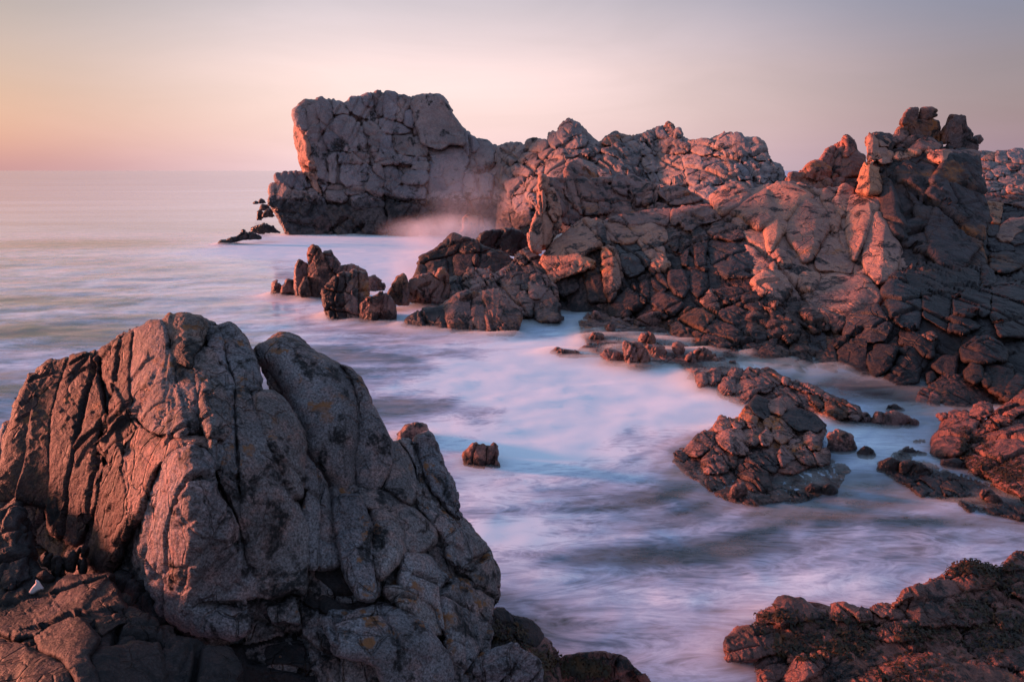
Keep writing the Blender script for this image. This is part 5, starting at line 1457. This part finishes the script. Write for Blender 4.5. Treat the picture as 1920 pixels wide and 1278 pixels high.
r2 = np.geomspace(5.0, 62, 230)
c2 = np.linspace(-0.75, 0.80, 260)
YM, TM = np.meshgrid(r2, c2, indexing='ij')
XM = YM * TM
x_, y_ = XM.ravel(), YM.ravel()
fo = foam(x_, y_)
px_ = sample(prox_s, x_, y_)
pl_ = sample(prox_l, x_, y_)
pm = np.stack([x_, y_, 0 * x_], -1)
wav = 0.5 + 0.5 * fbm(pm * np.array([0.7, 1.3, 1]), 4, 601)
Hm = (0.05 * pl_ + 0.15 * px_) * (0.25 + wav) * np.clip((fo + 0.1), 0.1, 1)
Hm = Hm * np.clip((y_ - 4) / 14, 0.5, 1.3)
eX = np.minimum(np.abs(TM.ravel() + 0.75), np.abs(TM.ravel() - 0.80))
Hm = np.where(y_ > 61.5, 0.0, Hm * np.clip(eX / 0.03, 0, 1) * np.clip((62 - y_) / 4, 0, 1)) + 0.006
ZB_ = np.clip((70 - y_) / 50, 0, 1) * 0.05 * fbm(pm * np.array([0.5, 0.9, 1]), 3, 520)
V1, q1, idx = grid_mesh('m', XM, YM, (Hm - 0.004 + ZB_).reshape(XM.shape))
V0 = V1.copy()
V0[:, 2] = -0.40
n1 = len(V1)
faces = [q1, q1[:, ::-1] + n1]
bd = np.concatenate([idx[0, :], idx[1:, -1], idx[-1, ::-1][1:], idx[::-1, 0][1:]])
a_, b2 = bd[:-1], bd[1:]
faces.append(np.stack([b2, a_, a_ + n1, b2 + n1], -1))
me = make_mesh('sea_mist', np.concatenate([V1, V0]), np.concatenate(faces), False)
MIST = bpy.data.objects.new('sea_mist', me)
me.materials.append(volume_mat('mist', 2.2, (0.90, 0.97, 1.0)))
MIST['kind'] = 'stuff'
SC.collection.objects.link(MIST)


# spray hanging before the foot of the bluff
def spray(name, px, py, D, rx, rz, ry, dens, label):
    c = unproject(px, py, D)
    me = bpy.data.meshes.new(name)
    import bmesh
    bm = bmesh.new()
    bmesh.ops.create_icosphere(bm, subdivisions=3, radius=1.0)
    for v in bm.verts:
        v.co = Vector((v.co.x * rx, v.co.y * ry, v.co.z * rz))
    bm.to_mesh(me)
    bm.free()
    o = bpy.data.objects.new(name, me)
    o.location = Vector(c)

    def nz(t, v):
        g = N(t, 'ShaderNodeTexCoord')
        mp_ = N(t, 'ShaderNodeMapping', inp={'Scale': (1 / rx, 1 / ry, 1 / rz)})
        t.links.new(g.outputs['Object'], mp_.inputs[0])
        ln = N(t, 'ShaderNodeVectorMath', operation='LENGTH')
        t.links.new(mp_.outputs[0], ln.inputs[0])
        fall = N(t, 'ShaderNodeMapRange', interpolation_type='SMOOTHSTEP', inp={1: 1.0, 2: 0.1, 3: 0.0, 4: 1.0})
        t.links.new(ln.outputs['Value'], fall.inputs[0])
        n = N(t, 'ShaderNodeTexNoise', inp={'Scale': 0.55, 'Detail': 4.0, 'Roughness': 0.6, 'Distortion': 0.5})
        t.links.new(g.outputs['Object'], n.inputs['Vector'])
        k = N(t, 'ShaderNodeMapRange', inp={1: 0.35, 2: 0.7, 3: 0.1, 4: 1.4})
        t.links.new(n.outputs[0], k.inputs[0])
        a = N(t, 'ShaderNodeMath', operation='MULTIPLY')
        t.links.new(fall.outputs[0], a.inputs[0])
        t.links.new(k.outputs[0], a.inputs[1])
        b = N(t, 'ShaderNodeMath', operation='MULTIPLY', inp={1: dens})
        t.links.new(a.outputs[0], b.inputs[0])
        t.links.new(b.outputs[0], v.inputs['Density'])
    me.materials.append(volume_mat('spray_' + name, dens, (0.88, 0.93, 1.0), nz))
    o['kind'] = 'stuff'
    o['label'] = label
    SC.collection.objects.link(o)


spray('spray', 880, 385, 51.0, 4.4, 4.4, 2.6, 0.09, 'pinkish spray rising at the foot of the bluff')
spray('spray', 830, 435, 47.0, 4.6, 1.4, 2.6, 0.7, 'low bright spray over the surf in front of the bluff')
spray('spray', 775, 500, 35.0, 1.6, 1.3, 1.4, 0.6, 'white spray at the left foot of the broad surf rock')
open('/tmp/tris','w').write(str(TRIS[0]))


# ------------------------------------------------------------------ seaweed
def project(P):
    c, s = math.cos(PITCH), math.sin(PITCH)
    x, y, z = P[:, 0], P[:, 1], P[:, 2] - CAM_H
    dep = y * c - z * s
    up = y * s + z * c
    return CX + FPX * x / dep, CY - FPX * up / dep, dep


def seaweed(spots, label, leaf=0.09, per=260, dark=False):
    rng = np.random.default_rng(len(spots) * 7 + int(leaf * 1000))
    Vs, Fs = [], []
    n0 = 0
    for px, py, rx, ry, names in spots:
        P, Nn = CLOUD[names]
        ax, ay, dep = project(P)
        d2 = ((ax - px) / rx) ** 2 + ((ay - py) / ry) ** 2
        facing = (Nn * (np.array([0, 0, CAM_H]) - P)).sum(1) > 0
        sel = np.nonzero((d2 < 1) & facing & (P[:, 2] > -0.05))[0]
        if len(sel) == 0:
            continue
        w = (1 - d2[sel]) ** 0.7
        sel = rng.choice(sel, per, p=w / w.sum())
        for v in sel:
            p, n = P[v], Nn[v]
            t1 = rng.normal(size=3)
            t1 = t1 - n * (t1 @ n)
            t1 /= np.linalg.norm(t1) + 1e-9
            L = leaf * rng.uniform(0.5, 1.3)
            wd = L * rng.uniform(0.10, 0.2)
            side = np.cross(n, t1)
            a = p + n * 0.004
            b = a + n * L * 0.30 + t1 * L * 0.45
            c = b + t1 * L * 0.4 - n * L * 0.06 + np.array([0, 0, -L * 0.25])
            Vs += [a - side * wd * .5, a + side * wd * .5, b + side * wd, b - side * wd, c + side * wd * .7, c - side * wd * .7]
            Fs += [(n0, n0 + 1, n0 + 2, n0 + 3), (n0 + 3, n0 + 2, n0 + 4, n0 + 5)]
            n0 += 6
    me = make_mesh('seaweed', np.array(Vs), np.array(Fs))
    m = bpy.data.materials.new('seaweed')
    m.use_nodes = True
    t = m.node_tree
    b = t.nodes['Principled BSDF']
    g = N(t, 'ShaderNodeNewGeometry')
    n = N(t, 'ShaderNodeTexNoise', inp={'Scale': 9.0, 'Detail': 3.0})
    t.links.new(g.outputs['Position'], n.inputs['Vector'])
    r = ramp(t, [(0.35, (0.012, 0.008, 0.005)), (0.5, (0.028, 0.018, 0.007)), (0.65, (0.065, 0.030, 0.010))], 'LINEAR')
    t.links.new(n.outputs[0], r.inputs[0])
    t.links.new(r.outputs[0], b.inputs['Base Color'])
    b.inputs['Roughness'].default_value = 0.5
    b.inputs['Specular IOR Level'].default_value = 0.25
    me.materials.append(m)
    o = bpy.data.objects.new('seaweed', me)
    o['kind'] = 'stuff'
    o['label'] = label
    SC.collection.objects.link(o)


CLOUD = {}


def cloud(root_name):
    root = SC.objects[root_name]
    obs = [root] if root.type == 'MESH' else list(root.children)
    A, B = [], []
    for o in obs:
        n = len(o.data.vertices)
        a = np.empty(n * 3, np.float32)
        b = np.empty(n * 3, np.float32)
        o.data.vertices.foreach_get('co', a)
        o.data.vertices.foreach_get('normal', b)
        l = o.location + (o.parent.location if o.parent else Vector())
        A.append(a.reshape(-1, 3) + np.array(l, np.float32))
        B.append(b.reshape(-1, 3))
    CLOUD[root_name] = (np.concatenate(A).astype(float), np.concatenate(B).astype(float))


for nm in ('weedy_reef', 'slope_boulders', 'weedy_boulder', 'pink_boulder'):
    cloud(nm)
W = 'weedy_reef'
seaweed([(1457, 1165, 60, 26, W), (1575, 1180, 85, 34, W), (1590, 1210, 60, 30, W), (1825, 1135, 60, 26, W), (1800, 1062, 60, 20, W), (1855, 1060, 60, 22, W), (1890, 1165, 70, 40, W),
         (1880, 1090, 60, 40, W), (1500, 1215, 60, 30, W), (1850, 1200, 90, 50, W), (1740, 1190, 70, 26, W), (1700, 1250, 90, 40, W)], 'brown and olive seaweed tufts on the bottom right reef', 0.07, 230)
S_ = 'slope_boulders'
seaweed([(1835, 850, 40, 36, S_), (1870, 880, 50, 30, S_), (1900, 890, 40, 40, S_), (1812, 828, 18, 34, S_)], 'olive weed on the lower edge of the maroon slab at the right', 0.07, 240)
seaweed([(950, 1200, 50, 40, 'weedy_boulder'), (1020, 1240, 40, 30, 'weedy_boulder'), (1090, 1250, 60, 18, 'pink_boulder')], 'dark weed hanging on the boulders at bottom centre', 0.06, 320)
